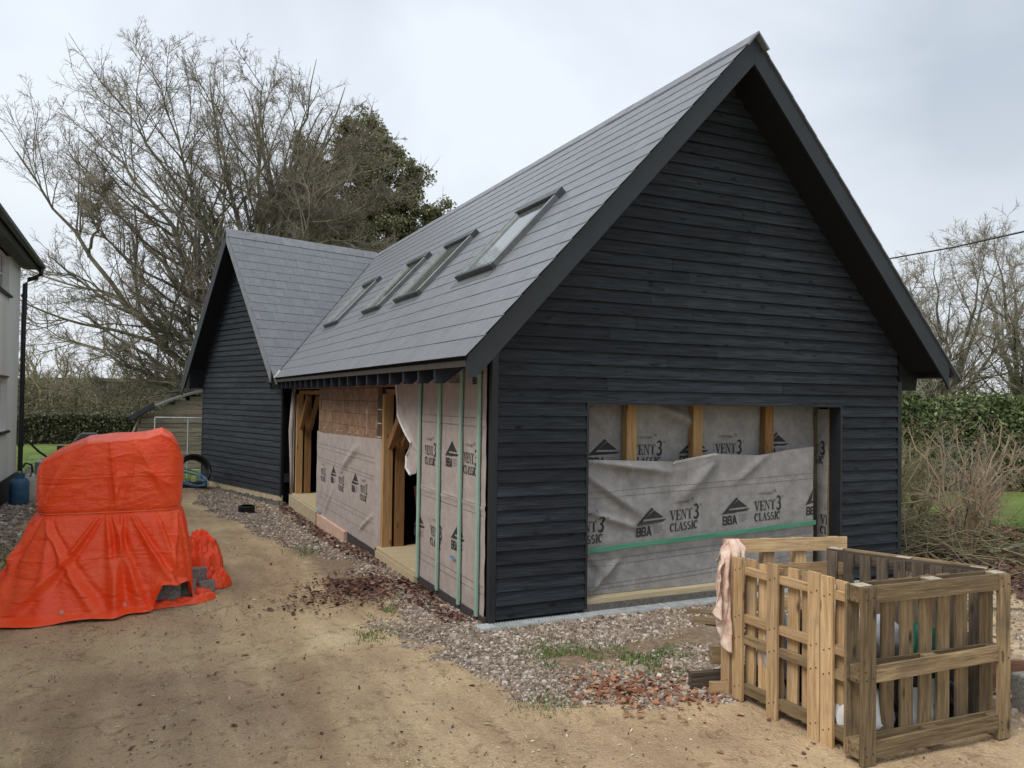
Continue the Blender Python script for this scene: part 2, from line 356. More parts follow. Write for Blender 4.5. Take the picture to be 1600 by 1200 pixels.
X, Y = np.meshgrid(gx, gy); Z = gz(X, Y); nx_, ny_ = len(gx), len(gy)
idx = np.arange(nx_*ny_).reshape(ny_, nx_)
Fq = np.stack([idx[:-1, :-1], idx[:-1, 1:], idx[1:, 1:], idx[1:, :-1]], -1).reshape(-1, 4)
nn = .8*fbm(X*.8, Y*.8, 71)
soil = ss(5.6, 6.6, X+nn)*ss(14, 11.5, X+nn)*ss(-4, -2.5, Y)
far = ss(24, 16, np.hypot(X, Y-2))
grass = np.maximum.reduce([ss(13, 15, Y+nn)*ss(1.0, 0, X), ss(9.5, 11.5, X+nn*2), 1-far, ss(-5.9, -6.3, X)])
grass = np.maximum(grass, .9*ss(.12, .3, fbm(X*2.2, Y*2.2, 88))*ss(.8, 0, np.hypot(X-.35, Y+1.0)/1.2))
grass = np.maximum(grass, .8*ss(.0, .25, fbm(X*2.2, Y*2.2, 89)+.12)*ss(.9, .3, np.hypot(X+4.6, Y-4.8)/1.0))
GV = gravel(X, Y)*(1-grass)*(1-soil)
mud = np.clip(ss(-.08, -.35, Y)*ss(-1.5, -1.0, Y)*ss(-.25, .25, X)*ss(2.6, 1.9, X)+.8*ss(-1.3, -.7, X)*ss(1.0, 1.8, Y)*ss(12, 5, Y)*ss(.1, 0, X), 0, 1)
me = mesh_np('ground', np.stack([X, Y, Z], -1), Fq, None, True, dict(gravel=GV.ravel(), soil=soil.ravel(), grass=grass.ravel(), mud=mud.ravel(), track=track(X, Y).ravel()))
m, n, l, b = mat('ground_dirt'); tc = n.new('ShaderNodeTexCoord')
def att(nm): a = n.new('ShaderNodeAttribute'); a.attribute_name = nm; return a.outputs['Fac']
def noise(sc_, de=6, ro=.6, di=0, st=(1, 1, 1)):
    mp = node(n, 'ShaderNodeMapping', Scale=st); l.new(tc.outputs['Object'], mp.inputs[0])
    x = node(n, 'ShaderNodeTexNoise', Scale=sc_, Detail=de, Roughness=ro, Distortion=di); l.new(mp.outputs[0], x.inputs['Vector']); return x.outputs[0]
def rmp(s, stops): r = ramp(n, stops); l.new(s, r.inputs[0]); return r.outputs[0]
def mixc(f, a, b_, bt='MIX'):
    x = n.new('ShaderNodeMixRGB'); x.blend_type = bt
    for i, v in enumerate((f, a, b_)):
        if isinstance(v, (int, float)): x.inputs[i].default_value = v
        elif isinstance(v, tuple): x.inputs[i].default_value = (*v, 1)
        else: l.new(v, x.inputs[i])
    return x.outputs[0]
dirt = rmp(noise(.55, 9, .62, .4), [(.30, (.385, .275, .175)), (.44, (.475, .345, .215)), (.54, (.56, .42, .255)), (.66, (.70, .56, .34))])
tread = rmp(noise(1.1, 7, .6, .3, (2.6, .55, 1)), [(.42, (.72, .69, .70)), (.58, (1, 1, 1))])
dirt = mixc(.62, dirt, tread, 'MULTIPLY')
fine = rmp(noise(46, 9, .82), [(.32, (.50, .47, .44)), (.47, (.92, .91, .9)), (.56, (1, 1, 1)), (.70, (1.30, 1.26, 1.12))]); dirt = mixc(.9, dirt, fine, 'MULTIPLY')
clod = rmp(noise(5.5, 8, .68, 1.5), [(.36, (.62, .58, .54)), (.46, (1, 1, 1)), (.60, (1, 1, 1)), (.70, (1.18, 1.17, 1.05))]); dirt = mixc(.85, dirt, clod, 'MULTIPLY')
straw = rmp(noise(62, 3, .5, 2.5, (1, .35, 1)), [(.61, (0, 0, 0)), (.66, (1, 1, 1))]); dirt = mixc(mixc(1.0, straw, rmp(noise(.9, 4), [(.45, (0, 0, 0)), (.6, (.8, .8, .8))]), 'MULTIPLY'), dirt, (.80, .68, .42))
vo = node(n, 'ShaderNodeTexVoronoi', Scale=42.0); l.new(tc.outputs['Object'], vo.inputs['Vector'])
peb = rmp(vo.outputs['Distance'], [(.10, (1, 1, 1)), (.2, (0, 0, 0))]); sel = rmp(noise(6, 3), [(.52, (0, 0, 0)), (.60, (1, 1, 1))])
pm = mixc(1.0, peb, sel, 'MULTIPLY'); dirt = mixc(pm, dirt, mixc(.5, vo.outputs['Color'], (.55, .47, .33)))
v2 = node(n, 'ShaderNodeTexVoronoi', Scale=58.0); l.new(tc.outputs['Object'], v2.inputs['Vector'])
gcol = mixc(.92, v2.outputs['Color'], (.31, .24, .185)); gcol = mixc(.6, gcol, rmp(v2.outputs['Distance'], [(.25, (1, 1, 1)), (.6, (.45, .42, .42))]), 'MULTIPLY')
gcol = mixc(.65, gcol, rmp(noise(1.3, 7), [(.35, (.66, .58, .52)), (.65, (1.05, 1, 1))]), 'MULTIPLY')
scol = rmp(noise(14, 8, .7), [(.3, (.05, .034, .022)), (.55, (.12, .078, .048)), (.75, (.21, .14, .085))])
grs = rmp(noise(3, 9, .7), [(.3, (.085, .12, .03)), (.5, (.125, .175, .045)), (.72, (.19, .225, .08))])
band = rmp(noise(.35, 3, .5, 0, (.25, 1.6, 1)), [(.42, (.86, .9, .8)), (.58, (1.12, 1.12, 1.0))]); grs = mixc(1.0, grs, band, 'MULTIPLY')
edge = noise(9, 6, .65)
def soft(a):
    x = node(n, 'ShaderNodeMath', operation='MULTIPLY_ADD'); l.new(edge, x.inputs[0]); x.inputs[1].default_value = .8; y = node(n, 'ShaderNodeMath', operation='SUBTRACT'); l.new(a, y.inputs[0]); y.inputs[1].default_value = .4; l.new(y.outputs[0], x.inputs[2])
    return rmp(x.outputs[0], [(.34, (0, 0, 0)), (.78, (1, 1, 1))])
gcol = mixc(rmp(noise(2.3, 6, .65, .5), [(.44, (0, 0, 0)), (.58, (.8, .8, .8))]), gcol, (.23, .16, .105)); mudc = rmp(noise(16, 9, .75), [(.3, (.13, .09, .06)), (.5, (.24, .172, .118)), (.7, (.37, .29, .215))]); dirt = mixc(soft(att('mud')), dirt, mudc); tk = node(n, 'ShaderNodeMath', operation='MULTIPLY'); l.new(att('track'), tk.inputs[0]); tk.inputs[1].default_value = .42; dirt = mixc(tk.outputs[0], dirt, mixc(1.0, dirt, (.62, .58, .54), 'MULTIPLY')); c = mixc(soft(att('gravel')), dirt, gcol); c = mixc(soft(att('soil')), c, scol); c = mixc(soft(att('grass')), c, grs)
l.new(c, b.inputs['Base Color']); b.inputs['Roughness'].default_value = .93; b.inputs['Specular IOR Level'].default_value = .2
bp = node(n, 'ShaderNodeBump', Strength=.7, Distance=.02); hh = mixc(.5, noise(45, 6, .7), v2.outputs['Distance']); l.new(hh, bp.inputs['Height']); l.new(bp.outputs[0], b.inputs['Normal'])
me.materials.append(m); g = obj('ground', me); tag(g, kind='structure')

# ------------------------------------------------------------------ barn
SL = 1.083; EX, EZ, RX = -.43, 2.40, 2.69; RZ = EZ+SL*(RX-EX); CW = 5.4; OV = .45
def rz(x): return RZ-SL*abs(x-RX)                  # main roof surface height
g = .125
barn = thing('barn', (2.7, 0, -.1), 'black weatherboarded barn with grey slate roof, wing and membrane covered openings', 'barn')
def boards(parent, P0, ex, out, zs, span, joints, z_top_fn=None):
    """one course of featheredge per z; span(zb)->list of (s0bottom,s1bottom,s0top,s1top)"""
    ex = nrm(ex); out = nrm(out)
    for k, z in enumerate(zs):
        for (a0, a1, b0, b1) in span(z):
            cuts = [None]
            L = a1-a0
            js = []
            if L > 2.6:
                q = a0+random.uniform(.8, 2.2)*1.2
                while q < a1-.7: js.append(q); q += random.uniform(2.0, 3.9)
            edges = [(a0, b0)]+[(j, j) for j in js]+[(a1, b1)]
            for (s0, t0), (s1, t1) in zip(edges[:-1], edges[1:]):
                if s1-s0 < .05: continue
                e = .0012
                s0 += e; t0 += e; s1 -= e; t1 -= e
                dz = random.uniform(-.0015, .0015); th = .038+random.uniform(-.004, .003); h = .150
                sx = [0, s1-s0, t1-s0, t0-s0]
                V = []
                N = max(2, int((s1-s0)/.5))
                bow = random.uniform(-.002, .002)
                b_ = MB(); rings = []
                for i in range(N+1):
                    f = i/N; x0 = f*(s1-s0); x1 = (t0-s0)+f*(t1-t0)
                    wv = bow*math.sin(math.pi*f)+random.uniform(-.0006, .0006)
                    rings.append(len(b_.v)); b_.v += [(x0, -th+wv, dz), (x0, -.004, dz), (x1, -.004, h), (x1, -.009+wv, h)]
                for i in range(N):
                    for q in range(4):
                        a = rings[i]+q; c = rings[i]+(q+1) % 4; b_.f.append((a, c, c+4, a+4))
                b_.f.append((0, 3, 2, 1)); b_.f.append(tuple(rings[-1]+q for q in (0, 1, 2, 3)))
                o = np.array(P0, float)+ex*s0+np.array([0, 0, z])
                # local X along wall, local -Y outwards, local Z up
                obj('weatherboard', b_.mesh('weatherboard', M_board), parent, frame_m(o, ex, -out, (0, 0, 1)))
def gable_span(z):
    hw = (RZ-.14-z)/SL; ht = (RZ-.14-z-.15)/SL
    if ht < .05: ht = .05
    l0, r0 = max(.055, RX-hw), min(CW-.055, RX+hw); l1, r1 = max(.055, RX-ht), min(CW-.055, RX+ht)
    if z < 15.5*g: return [(l0, 1.0, l1, 1.0), (4.43, r0, 4.43, r1)]
    return [(l0, r0, l1, r1)]
boards(barn, (0, 0, 0), (1, 0, 0), (0, -1, 0), [k*g for k in range(44) if k*g < RZ-.35], gable_span, None)
# backing walls (with the openings left open), floor and ceiling so that the rooms are dark inside
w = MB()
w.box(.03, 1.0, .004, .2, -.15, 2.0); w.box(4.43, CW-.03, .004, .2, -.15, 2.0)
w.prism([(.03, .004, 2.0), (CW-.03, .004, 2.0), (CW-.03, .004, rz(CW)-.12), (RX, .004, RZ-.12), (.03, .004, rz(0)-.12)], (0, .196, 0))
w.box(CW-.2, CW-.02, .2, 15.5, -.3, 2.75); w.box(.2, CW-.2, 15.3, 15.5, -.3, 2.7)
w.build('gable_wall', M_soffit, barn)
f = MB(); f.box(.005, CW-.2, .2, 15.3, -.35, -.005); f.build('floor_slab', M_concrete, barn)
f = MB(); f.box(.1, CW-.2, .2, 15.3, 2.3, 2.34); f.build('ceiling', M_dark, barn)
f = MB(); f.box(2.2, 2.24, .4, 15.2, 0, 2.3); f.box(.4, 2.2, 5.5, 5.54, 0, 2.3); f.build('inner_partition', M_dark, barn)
# corner posts
f = MB(); f.box(-.012, .052, -.034, .03, -.02, 2.62); f.build('corner_board', M_trim, barn)
f = MB(); f.box(CW-.052, CW+.012, -.034, .03, -.02, 2.3); f.build('corner_board', M_trim, barn)
# front opening trim
f = MB(); f.box(1.002, 1.028, -.03, .12, 0, 2.0); f.build('opening_trim', M_trim, barn)
f = MB(); f.box(4.398, 4.428, -.032, .13, 0, 2.0); f.build('opening_trim', M_trim, barn)
f = MB(); f.box(1.002, 4.428, -.034, .12, 1.985, 2.022); f.build('opening_trim', M_trim, barn)
f = MB(); f.box(1.03, 4.39, .005, .42, .035, .085); f.build('threshold', M_sill, barn)
f = MB(); f.box(1.0, 4.43, -.012, .41, -.2, .033); f.build('threshold_kerb', M_concrete, barn)
f = MB(); f.box(4.388, 4.41, .30, .42, .085, 1.985); f.build('osb_edge', M_osb, barn)
f = MB(); f.box(4.384, 4.397, .132, .136, .085, 1.985); f.build('jamb_liner', M_timberd, barn)
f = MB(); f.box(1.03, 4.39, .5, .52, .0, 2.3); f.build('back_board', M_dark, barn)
for x in (1.72, 2.58, 3.60): plank('stud', (x, .26, 1.1), (x, .26, 2.0), .125, .09, (0, -1, 0), M_timber if x < 3 else M_timberd, barn)
# ---- membranes
def sheet(name, fmap, s0, s1, z0f, z1f, m, parent, ns=90, nz=60):
    S = np.linspace(s0, s1, ns); T = np.linspace(0, 1, nz); S, T = np.meshgrid(S, T)
    Zz = z0f(S)*(1-T)+z1f(S)*T; P = fmap(S, Zz); i = np.arange(ns*nz).reshape(nz, ns)
    Fq = np.stack([i[:-1, :-1], i[:-1, 1:], i[1:, 1:], i[1:, :-1]], -1).reshape(-1, 4)
    return obj(name, mesh_np(name, np.stack(P, -1), Fq, m, True), parent)
def ridge(S, Z, a, b, amp, wd):
    a = np.array(a, float); b = np.array(b, float); d = b-a; L2 = d@d
    t = np.clip(((S-a[0])*d[0]+(Z-a[1])*d[1])/L2, 0, 1); dd = np.hypot(S-a[0]-t*d[0], Z-a[1]-t*d[1])
    return 1.5*amp*np.exp(-(dd/(wd*.8))**2)*np.sin(np.pi*np.clip(t*.9+.08, 0, 1))
def dlow(S, Z):
    d = .035*fbm(S*1.3, Z*1.6, 41)+.016*fbm(S*4, Z*4, 42)
    d = d+ridge(S, Z, (1.0, 1.44), (2.2, 1.28), .05, .06)+ridge(S, Z, (1.05, 1.30), (1.75, .85), .045, .05)+ridge(S, Z, (1.0, .95), (1.8, .70), .03, .04)
    d = d+ridge(S, Z, (1.1, .1), (1.5, .45), .045, .05)+ridge(S, Z, (1.55, 1.42), (1.65, 1.15), .03, .03)+ridge(S, Z, (2.75, 1.45), (2.2, .95), .035, .09)
    d = d+ridge(S, Z, (1.05, .5), (1.35, .15), -.03, .05)+ridge(S, Z, (3.5, 1.5), (2.9, 1.1), .02, .06)+.02*np.exp(-(Z-.1)/.12)*(fbm(S*5, 0*S, 3)+.3)
    return d
def flow(S, Z, o=0.0): return (S, .12-dlow(S, Z)-o, Z+.0*S)
def dup_(S, Z): return .05*fbm(S*1.4, Z*1.5, 61)+.015*fbm(S*5, Z*5, 62)+ridge(S, Z, (2.0, 2.0), (2.75, 1.72), .06, .09)+ridge(S, Z, (1.2, 2.0), (1.6, 1.6), .03, .07)
def fup(S, Z, o=0.0): return (S, .36-dup_(S, Z)-o, Z)
ztop = lambda S: np.interp(S, [1.0, 1.3, 1.9, 2.25, 2.72, 3.3, 3.8, 4.1, 4.4], [1.44, 1.43, 1.405, 1.39, 1.465, 1.44, 1.50, 1.525, 1.53])
zbot = lambda S: .088+.02*np.abs(fbm(S*3, S*0, 8))+.05*np.exp(-((S-1.75)/.12)**2)*0
mlow = sheet('membrane_sheet', flow, 1.03, 4.13, zbot, ztop, M_memg, barn, 160, 90)
mup = sheet('membrane_sheet', fup, 1.03, 4.39, lambda S: S*0+1.1, lambda S: S*0+2.0, M_memg, barn, 120, 50)
dj = lambda S, Z: .012*fbm(S*8, Z*4, 77)+.0
mjm = sheet('membrane_sheet', lambda S, Z: (4.383-dj(S, Z)-.02*ss(.26, .31, S)*0, S, Z), .138, .298, lambda S: S*0+.09, lambda S: S*0+1.96, M_memg, barn, 10, 60)
# curled pale edge on the lower sheet
c_ = MB(); c_.prism([(2.12, .075, 1.375), (2.62, .068, 1.45), (2.72, .07, 1.462), (2.66, .062, 1.478), (2.14, .06, 1.405)], (0, .012, 0)); c_.build('curled_edge', M_memback, mlow)
plank('batten', (1.03, .07, .535), (4.13, .07, .658), .048, .018, (0, -1, 0), M_green, barn, label='green batten nailed across the grey sheet')
# ---- printed marks
def arc(cx, cy, rx, ry, a0, a1, w0, w1=None, n_=10):
    w1 = w1 or w0; o = []
    for i in range(n_):
        q = []
        for k, s in ((0, -1), (1, -1), (1, 1), (0, 1)):
            t = (i+k)/n_; a = R(a0+(a1-a0)*t); ww = w0+(w1-w0)*math.sin(math.pi*t)
            q.append((cx+(rx+s*ww/2)*math.cos(a), cy+(ry+s*ww/2)*math.sin(a)))
        o.append(q)
    return o
def rc(x0, y0, x1, y1): return [(x0, y0), (x1, y0), (x1, y1), (x0, y1)]
GL = {
 'V': (.78, [[(.06, .97), (.28, .97), (.44, .18), (.40, .0), (.36, .0)], [(.60, .97), (.68, .97), (.45, .03), (.43, .13)], rc(0, .95, .34, 1), rc(.52, .95, .76, 1)]),
 'E': (.66, [rc(.08, .0, .27, .475), rc(.08, .525, .27, 1), rc(0, 0, .34, .05), rc(0, .95, .34, 1), rc(.31, .95, .58, 1), [(.50, 1), (.60, 1), (.60, .74)], rc(.31, 0, .60, .05), [(.50, 0), (.62, 0), (.62, .27)], rc(.31, .48, .45, .53), rc(.43, .38, .48, .62)]),
 'N': (.82, [rc(.10, 0, .15, .95), rc(0, 0, .25, .05), [(.05, 1), (.27, 1), (.66, .12), (.66, 0), (.60, 0), (.20, .85)], rc(.62, .2, .67, 1), rc(.54, .95, .78, 1)]),
 'T': (.70, [rc(.24, .0, .43, .90), rc(.16, 0, .51, .05), rc(.0, .94, .22, 1), rc(.45, .94, .67, 1), [(0, 1), (.06, 1), (0, .70)], [(.61, 1), (.67, 1), (.67, .70)]]),
 '3': (.72, arc(.30, .74, .23, .22, 150, -95, .05, .16)+arc(.30, .27, .26, .24, 100, -150, .06, .19)),
 'C': (.74, arc(.36, .5, .27, .45, 50, 310, .05, .20, 14)+[rc(.55, .68, .62, 1)]),
 'L': (.62, [rc(.08, 0, .27, 1), rc(0, .95, .34, 1), rc(0, 0, .55, .05), [(.44, 0), (.57, 0), (.57, .28)]]),
 'A': (.80, [[(.34, 1), (.46, 1), (.74, 0), (.52, 0)], [(.34, 1), (.39, .9), (.14, 0), (.08, 0)], rc(.20, .28, .52, .33), rc(0, 0, .22, .05), rc(.45, 0, .78, .05)]),
 'S': (.62, arc(.28, .73, .19, .22, 50, 250, .05, .14)+arc(.28, .27, .21, .22, 90, -140, .14, .12)+[[(.12, .66), (.22, .60), (.46, .34), (.36, .42)]]),
 'I': (.36, [rc(.08, 0, .27, 1), rc(0, .95, .34, 1), rc(0, 0, .34, .05)]),
 'b': (.80, [rc(0, 0, .22, 1)]+[rc(.22, .82, .50, 1), rc(.22, .42, .50, .58), rc(.22, 0, .50, .18)]+arc(.48, .72, .16, .20, 90, -90, .19)+arc(.50, .28, .17, .20, 90, -90, .19)),
 'a': (.84, [[(.30, 1), (.52, 1), (.24, 0), (0, 0)], [(.30, 1), (.52, 1), (.82, 0), (.58, 0)], rc(.22, .2, .60, .36)]),
 'c': (.7, arc(.34, .5, .28, .44, 50, 310, .05, .11, 10)), 'r': (.7, [rc(.1, 0, .2, 1), rc(.38, 0, .6, .05), [(.25, .45), (.35, .45), (.6, 0), (.5, 0)]]+arc(.25, .72, .2, .24, 90, -90, .08)),
 'o': (.8, arc(.38, .5, .32, .44, 0, 360, .1, .1, 14)), 'm': (.9, [rc(.08, 0, .14, 1), rc(.68, 0, .78, 1), [(.1, 1), (.2, 1), (.44, .1), (.40, 0)], [(.68, 1), (.74, 1), (.44, 0), (.40, .1)]]),
}
def fat(q, e=.022):
    cx_ = sum(p[0] for p in q)/len(q); cy_ = sum(p[1] for p in q)/len(q); o = []
    for p in q:
        d = math.hypot(p[0]-cx_, p[1]-cy_)+1e-6; o.append((p[0]+(p[0]-cx_)/d*e, p[1]+(p[1]-cy_)/d*e))
    return o
def text(s, x, y, h, wd=None):
    o = []; tot = sum(GL[c][0] for c in s); k = (wd/tot if wd else h)
    for c in s:
        adv, P = GL[c]
        o += [[(x+px*k, y+py*h) for px, py in fat(q)] for q in P]; x += adv*k
    return o
def logo_vent(k=1.0):
    w = .40*k; o = text('VENT', 0, .115*k, .105*k, w*.74); o += text('3', w*.76, .105*k, .155*k, w*.21)
    o += text('CLASSIC', .0, 0, .085*k, w*.93)
    o += arc(w*1.01, .245*k, .009*k, .009*k, 0, 360, .004*k, None, 8); return o
def logo_cromar(k=1.0):
    return text('cromar', .06*k, .285*k, .028*k, .20*k)+arc(.29*k, .315*k, .015*k, .018*k, -60, 240, .004*k, .007*k, 8)+arc(.295*k, .318*k, .006*k, .010*k, 0, 360, .003*k, None, 6)
def logo_bba(k=1.0):
    o = [[(0, .115), (.205, .285), (.235, .268), (.095, .152)], [(0, .115), (.095, .152), (.40, .152), (.35, .128)], [(.120, .172), (.235, .255), (.238, .257), (.36, .172)]]
    o = [[(a*k, c*k) for a, c in q] for q in o]+text('bba', .015*k, 0, .095*k, .20*k)
    return o
def logo_small(k=1.0):
    return [rc(.235*k, (.02+.022*i)*k, (.235+.12*f_)*k, (.0255+.022*i)*k) for i, f_ in enumerate((.7, 1, .85, .95))]
def printed(parent, fm, items, o=.004, smax=99, smin=-99):
    for kind, s, z, tilt, k, flip in items:
        for nm, polys, mm in (('printed_lettering', logo_vent(k), M_print), ('printed_small_lettering', logo_cromar(k), M_printl)) if kind == 'V' else (('printed_emblem', logo_bba(k), M_print), ('printed_small_lettering', logo_small(k), M_printl)):
            b_ = MB()
            for q in polys:
                area = sum(q[i][0]*q[(i+1) % len(q)][1]-q[(i+1) % len(q)][0]*q[i][1] for i in range(len(q)))
                if area < 0: q = q[::-1]
                pts = []
                for (a, c) in q:
                    S = max(min(s+a-.2*k, smax), smin); Zv = z+c-.12*k+tilt*a
                    P = fm(np.array([S]), np.array([Zv]), o); pts.append((float(P[0][0]), float(P[1][0]), float(P[2][0])))
                b_.poly(pts)
            b_.build(nm, mm, parent)
def clipitems(l): return l
printed(mlow, flow, [('V', 1.12, .71, .05, 1.0, 0), ('B', 1.87, .75, .05, 1.0, 0), ('V', 2.31, .78, .06, 1.0, 0), ('B', 2.99, .81, .05, 1.0, 0), ('V', 3.45, .83, .04, 1.0, 0), ('B', 4.20, .86, .04, 1.0, 0)], smax=4.125)
printed(mup, fup, [('B', 1.45, 1.46, 0, 1.0, 0), ('V', 2.0, 1.46, 0, 1.0, 0), ('B', 2.60, 1.46, 0, 1.0, 0), ('V', 3.10, 1.46, 0, 1.0, 0), ('B', 3.78, 1.52, 0, 1.0, 0)])
def dashes(parent, fm, rows, s0, s1, o=.003, th=.0025):
    b_ = MB()
    for z0, z1 in rows:
        n_ = 60
        for i in range(n_):
            a, c = s0+(s1-s0)*i/n_, s0+(s1-s0)*(i+.82)/n_
            q = []
            for s_, e in ((a, -th), (c, -th), (c, th), (a, th)):
                P = fm(np.array([s_]), np.array([z0+(z1-z0)*(s_-s0)/(s1-s0)+e]), o); q.append(tuple(float(p[0]) for p in P))
            b_.poly(q)
    b_.build('printed_seam_line', M_printl, parent)['kind'] = 'stuff'
printed(mjm, lambda S, Z, o: (4.383-o-dj(.30-S, Z)*0-.008, .30-S, Z), [('V', -.055, 1.44, 0, 1.0, 0), ('V', .26, .62, 0, 1.0, 0)], smax=.158, smin=.004)
dashes(mlow, flow, [(.42, .54), (.36, .48), (.17, .31), (.13, .26), (1.10, 1.22), (1.04, 1.16)], 1.04, 4.12)
# ---- side wall (X = 0 plane); s runs towards the camera: y = 8 - s
def dside(S, Z): return .012*fbm(S*3, Z*3, 91)+.010*fbm(S*9, Z*7, 92)+.012*np.exp(-((Z-1.0-.04*fbm(S*4, Z*0, 7))/.018)**2)
bat_y = (.22, .68, 1.31, 1.96)
def fside(S, Z, o=0.0): return (-.004-dside(S, Z)-o, 8-S, Z)
msd = sheet('membrane_sheet', fside, 8-2.02, 8-.10, lambda S: S*0-.005, lambda S: S*0+2.62, M_memp, barn, 90, 120)
printed(msd, fside, [('V', 8-1.64, 1.40, 0, .95, 0), ('B', 8-.98, 1.43, 0, .95, 0), ('V', 8-.47, 1.40, 0, .95, 0), ('B', 8-1.98, .55, 0, .95, 0), ('V', 8-1.42, .53, 0, .95, 0), ('B', 8-.78, .60, 0, .95, 0), ('V', 8-.89, 2.30, 0, .95, 0), ('B', 8-.32, 2.25, 0, .7, 0)])
dashes(msd, fside, [(1.84, 1.84), (1.76, 1.76), (1.02, 1.02), (.93, .93), (.27, .27), (.20, .20)], 8-2.0, 8-.12)
for y in bat_y:
    plank('batten', (-.045, y, -.02), (-.045, y, 2.58), .048, .024, (-1, 0, 0), M_mint, barn)
# tall strip of blue tape
c_ = MB(); c_.prism([(-.035, .90, .425), (-.035, .80, .435), (-.035, .79, .41), (-.035, .86, .405), (-.035, .92, .41)], (-.004, 0, 0)); c_.build('tape_scrap', plain('blue_tape', (.04, .25, .55), .5), barn)
w = MB()
w.box(.06, .2, .2, 2.0, -.3, 2.7); w.box(.06, .2, 3.62, 7.62, -.3, 2.16); w.box(.06, .2, 9.95, 10.9, -.3, 2.7); w.box(.06, .2, 1.99, 9.96, 2.17, 2.78)
w.build('side_wall', M_soffit, barn)
# copper brown blocks between and above the doors
for r_, z in enumerate([1.40, 1.59, 1.78, 1.97]):
    y = 3.80+(.0 if r_ % 2 else .17)
    ys = [3.80]+([] if not r_ % 2 else [])
    y = 3.80
    first = True
    while y < 7.60:
        L = (.17 if (first and r_ % 2 == 0) else random.choice([.34, .36, .33])); first = False
        y1 = min(y+L, 7.62); d_ = random.uniform(-.003, .003)
        b_ = MB(); b_.box(-.012+d_, .06, y+.002, y1-.002, z+.002, z+.188); b_.build('block', M_ins, barn, bevel=.003); y = y1
for z in (2.165,):
    y = 2.0
    while y < 10.4:
        L = random.choice([.2, .24, .28, .17]); b_ = MB(); b_.box(-.018+random.uniform(-.006, .002), .058, y+.003, min(y+L, 10.4)-.003, 2.06 if (y > 3.6 and y < 7.5 and False) else 2.163, 2.44); b_.build('lintel_block', M_ins, barn, bevel=.003); y += L
for k in range(3):
    b_ = MB(); b_.box(-.006, .06, 3.61, 3.79, 1.50+k*.185, 1.50+k*.185+.168); b_.build('dark_block', M_insd, barn, bevel=.004)
    b_ = MB(); b_.box(-.012, .05, 3.612, 3.788, 1.483+k*.185, 1.498+k*.185); b_.build('mortar_joint', M_mortar, barn)
b_ = MB()
for k in range(16):
    z = 1.50+.026*k+random.uniform(-.004, .004); q = random.uniform(.006, .012)
    b_.box(-.022, 0, 4.30-q, 4.30+q, z, z+.018)
for k in range(6):
    y = 4.9+.5*k*random.uniform(.8, 1.1); b_.box(-.022, 0, y, y+.05, 1.475, 1.49)
o = b_.build('mortar_drops', M_mortar, barn); o['kind'] = 'stuff'
# sheet between the doors with its returned edge
def dmid(S, Z):
    d = .014*fbm(S*2.5, Z*3, 55)+.008*fbm(S*8, Z*8, 56)
    return d+ridge(S, Z, (1.1, .05), (1.75, .55), .018, .07)+ridge(S, Z, (1.2, .25), (1.5, .9), .02, .05)+ridge(S, Z, (2.3, .9), (3.4, 1.35), .03, .08)+ridge(S, Z, (.6, .2), (.9, .6), .012, .06)+ridge(S, Z, (3.4, .1), (4.2, .45), .02, .04)
def fmid(S, Z, o=0.0):
    k = ss(4.19, 4.28, S)
    return (-.028-dmid(S, Z)*(1-k)-o+k*(.03+.02*fbm(Z*4, S, 5)), 8-S+.0*k, Z)
mmd = sheet('membrane_sheet', fmid, .35, 4.40, lambda S: -.03+0*S-.02*fbm(S*2, S*0, 4), lambda S: np.interp(S, [.35, .9, 2, 3.4, 4.4], [1.41, 1.40, 1.42, 1.45, 1.475]), M_memp, barn, 160, 80)
printed(mmd, fmid, [('V', .92, .68, 0, .95, 0), ('B', 1.72, .73, 0, 1.0, 0), ('V', 2.27, .66, 0, .95, 0), ('B', 3.14, .74, 0, 1.0, 0), ('V', 3.63, .67, 0, .95, 0)])
dashes(mmd, fmid, [(1.2, 1.2), (1.13, 1.13), (.95, .95), (.9, .9), (.35, .38), (.28, .31), (.14, .16)], .4, 4.18)
c_ = MB(); c_.prism([(-.075, 7.34, .0), (-.075, 7.18, .01), (-.075, 7.18, .06), (-.075, 7.34, .05)], (-.006, 0, 0)); c_.build('tape_scrap', plain('pale_blue_tape', (.16, .36, .55), .5), barn)
# loose flap hanging into the near doorway
flap = []
pf = [(2.83, 2.26), (2.80, 2.0), (2.74, 1.80), (2.55, 1.72), (2.34, 1.60), (2.20, 1.50), (2.28, 1.42), (2.36, 1.33), (2.30, 1.20), (2.14, 1.13), (2.02, 1.16), (1.97, 1.4), (1.97, 2.26)]
b_ = MB(); b_.prism([(-.045+.02*math.sin(i*1.3), y, z) for i, (y, z) in enumerate(pf)], (-.006, 0, 0)); b_.build('loose_membrane_flap', M_memp, barn)
b_ = MB(); b_.tube([(-.06+.02*math.sin(i*1.3), y, z) for i, (y, z) in enumerate(pf[:10])], .013, 6); b_.build('curled_edge', M_memback, barn)
# door timbers: posts, heads, knee braces
def doorway(y0, y1, dark=False):
    for x in (.065, .235): plank('door_post', (x, y1-.09, .02), (x, y1-.09, 2.07), .13, .09, (0, -1, 0), M_timber if x < .1 else M_timberd, barn)
    plank('door_head', (.05, y0, 2.10), (.05, y1-.0, 2.10), .075, .12, (-1, 0, 0), M_timberd, barn)
    for x in (.05, .24): plank('knee_brace', (x, y1-.12, 1.38), (x, y1-.86, 2.06), .11, .07, (-1, 0, 0), M_timberd, barn)
doorway(2.0, 3.60); doorway(7.62, 9.93)
plank('door_post', (.12, 7.66, 0), (.12, 7.66, 2.07), .2, .05, (0, -1, 0), M_dark, barn)
plank('door_post', (.12, 2.04, 0), (.12, 2.04, 2.07), .2, .04, (0, 1, 0), M_dark, barn)
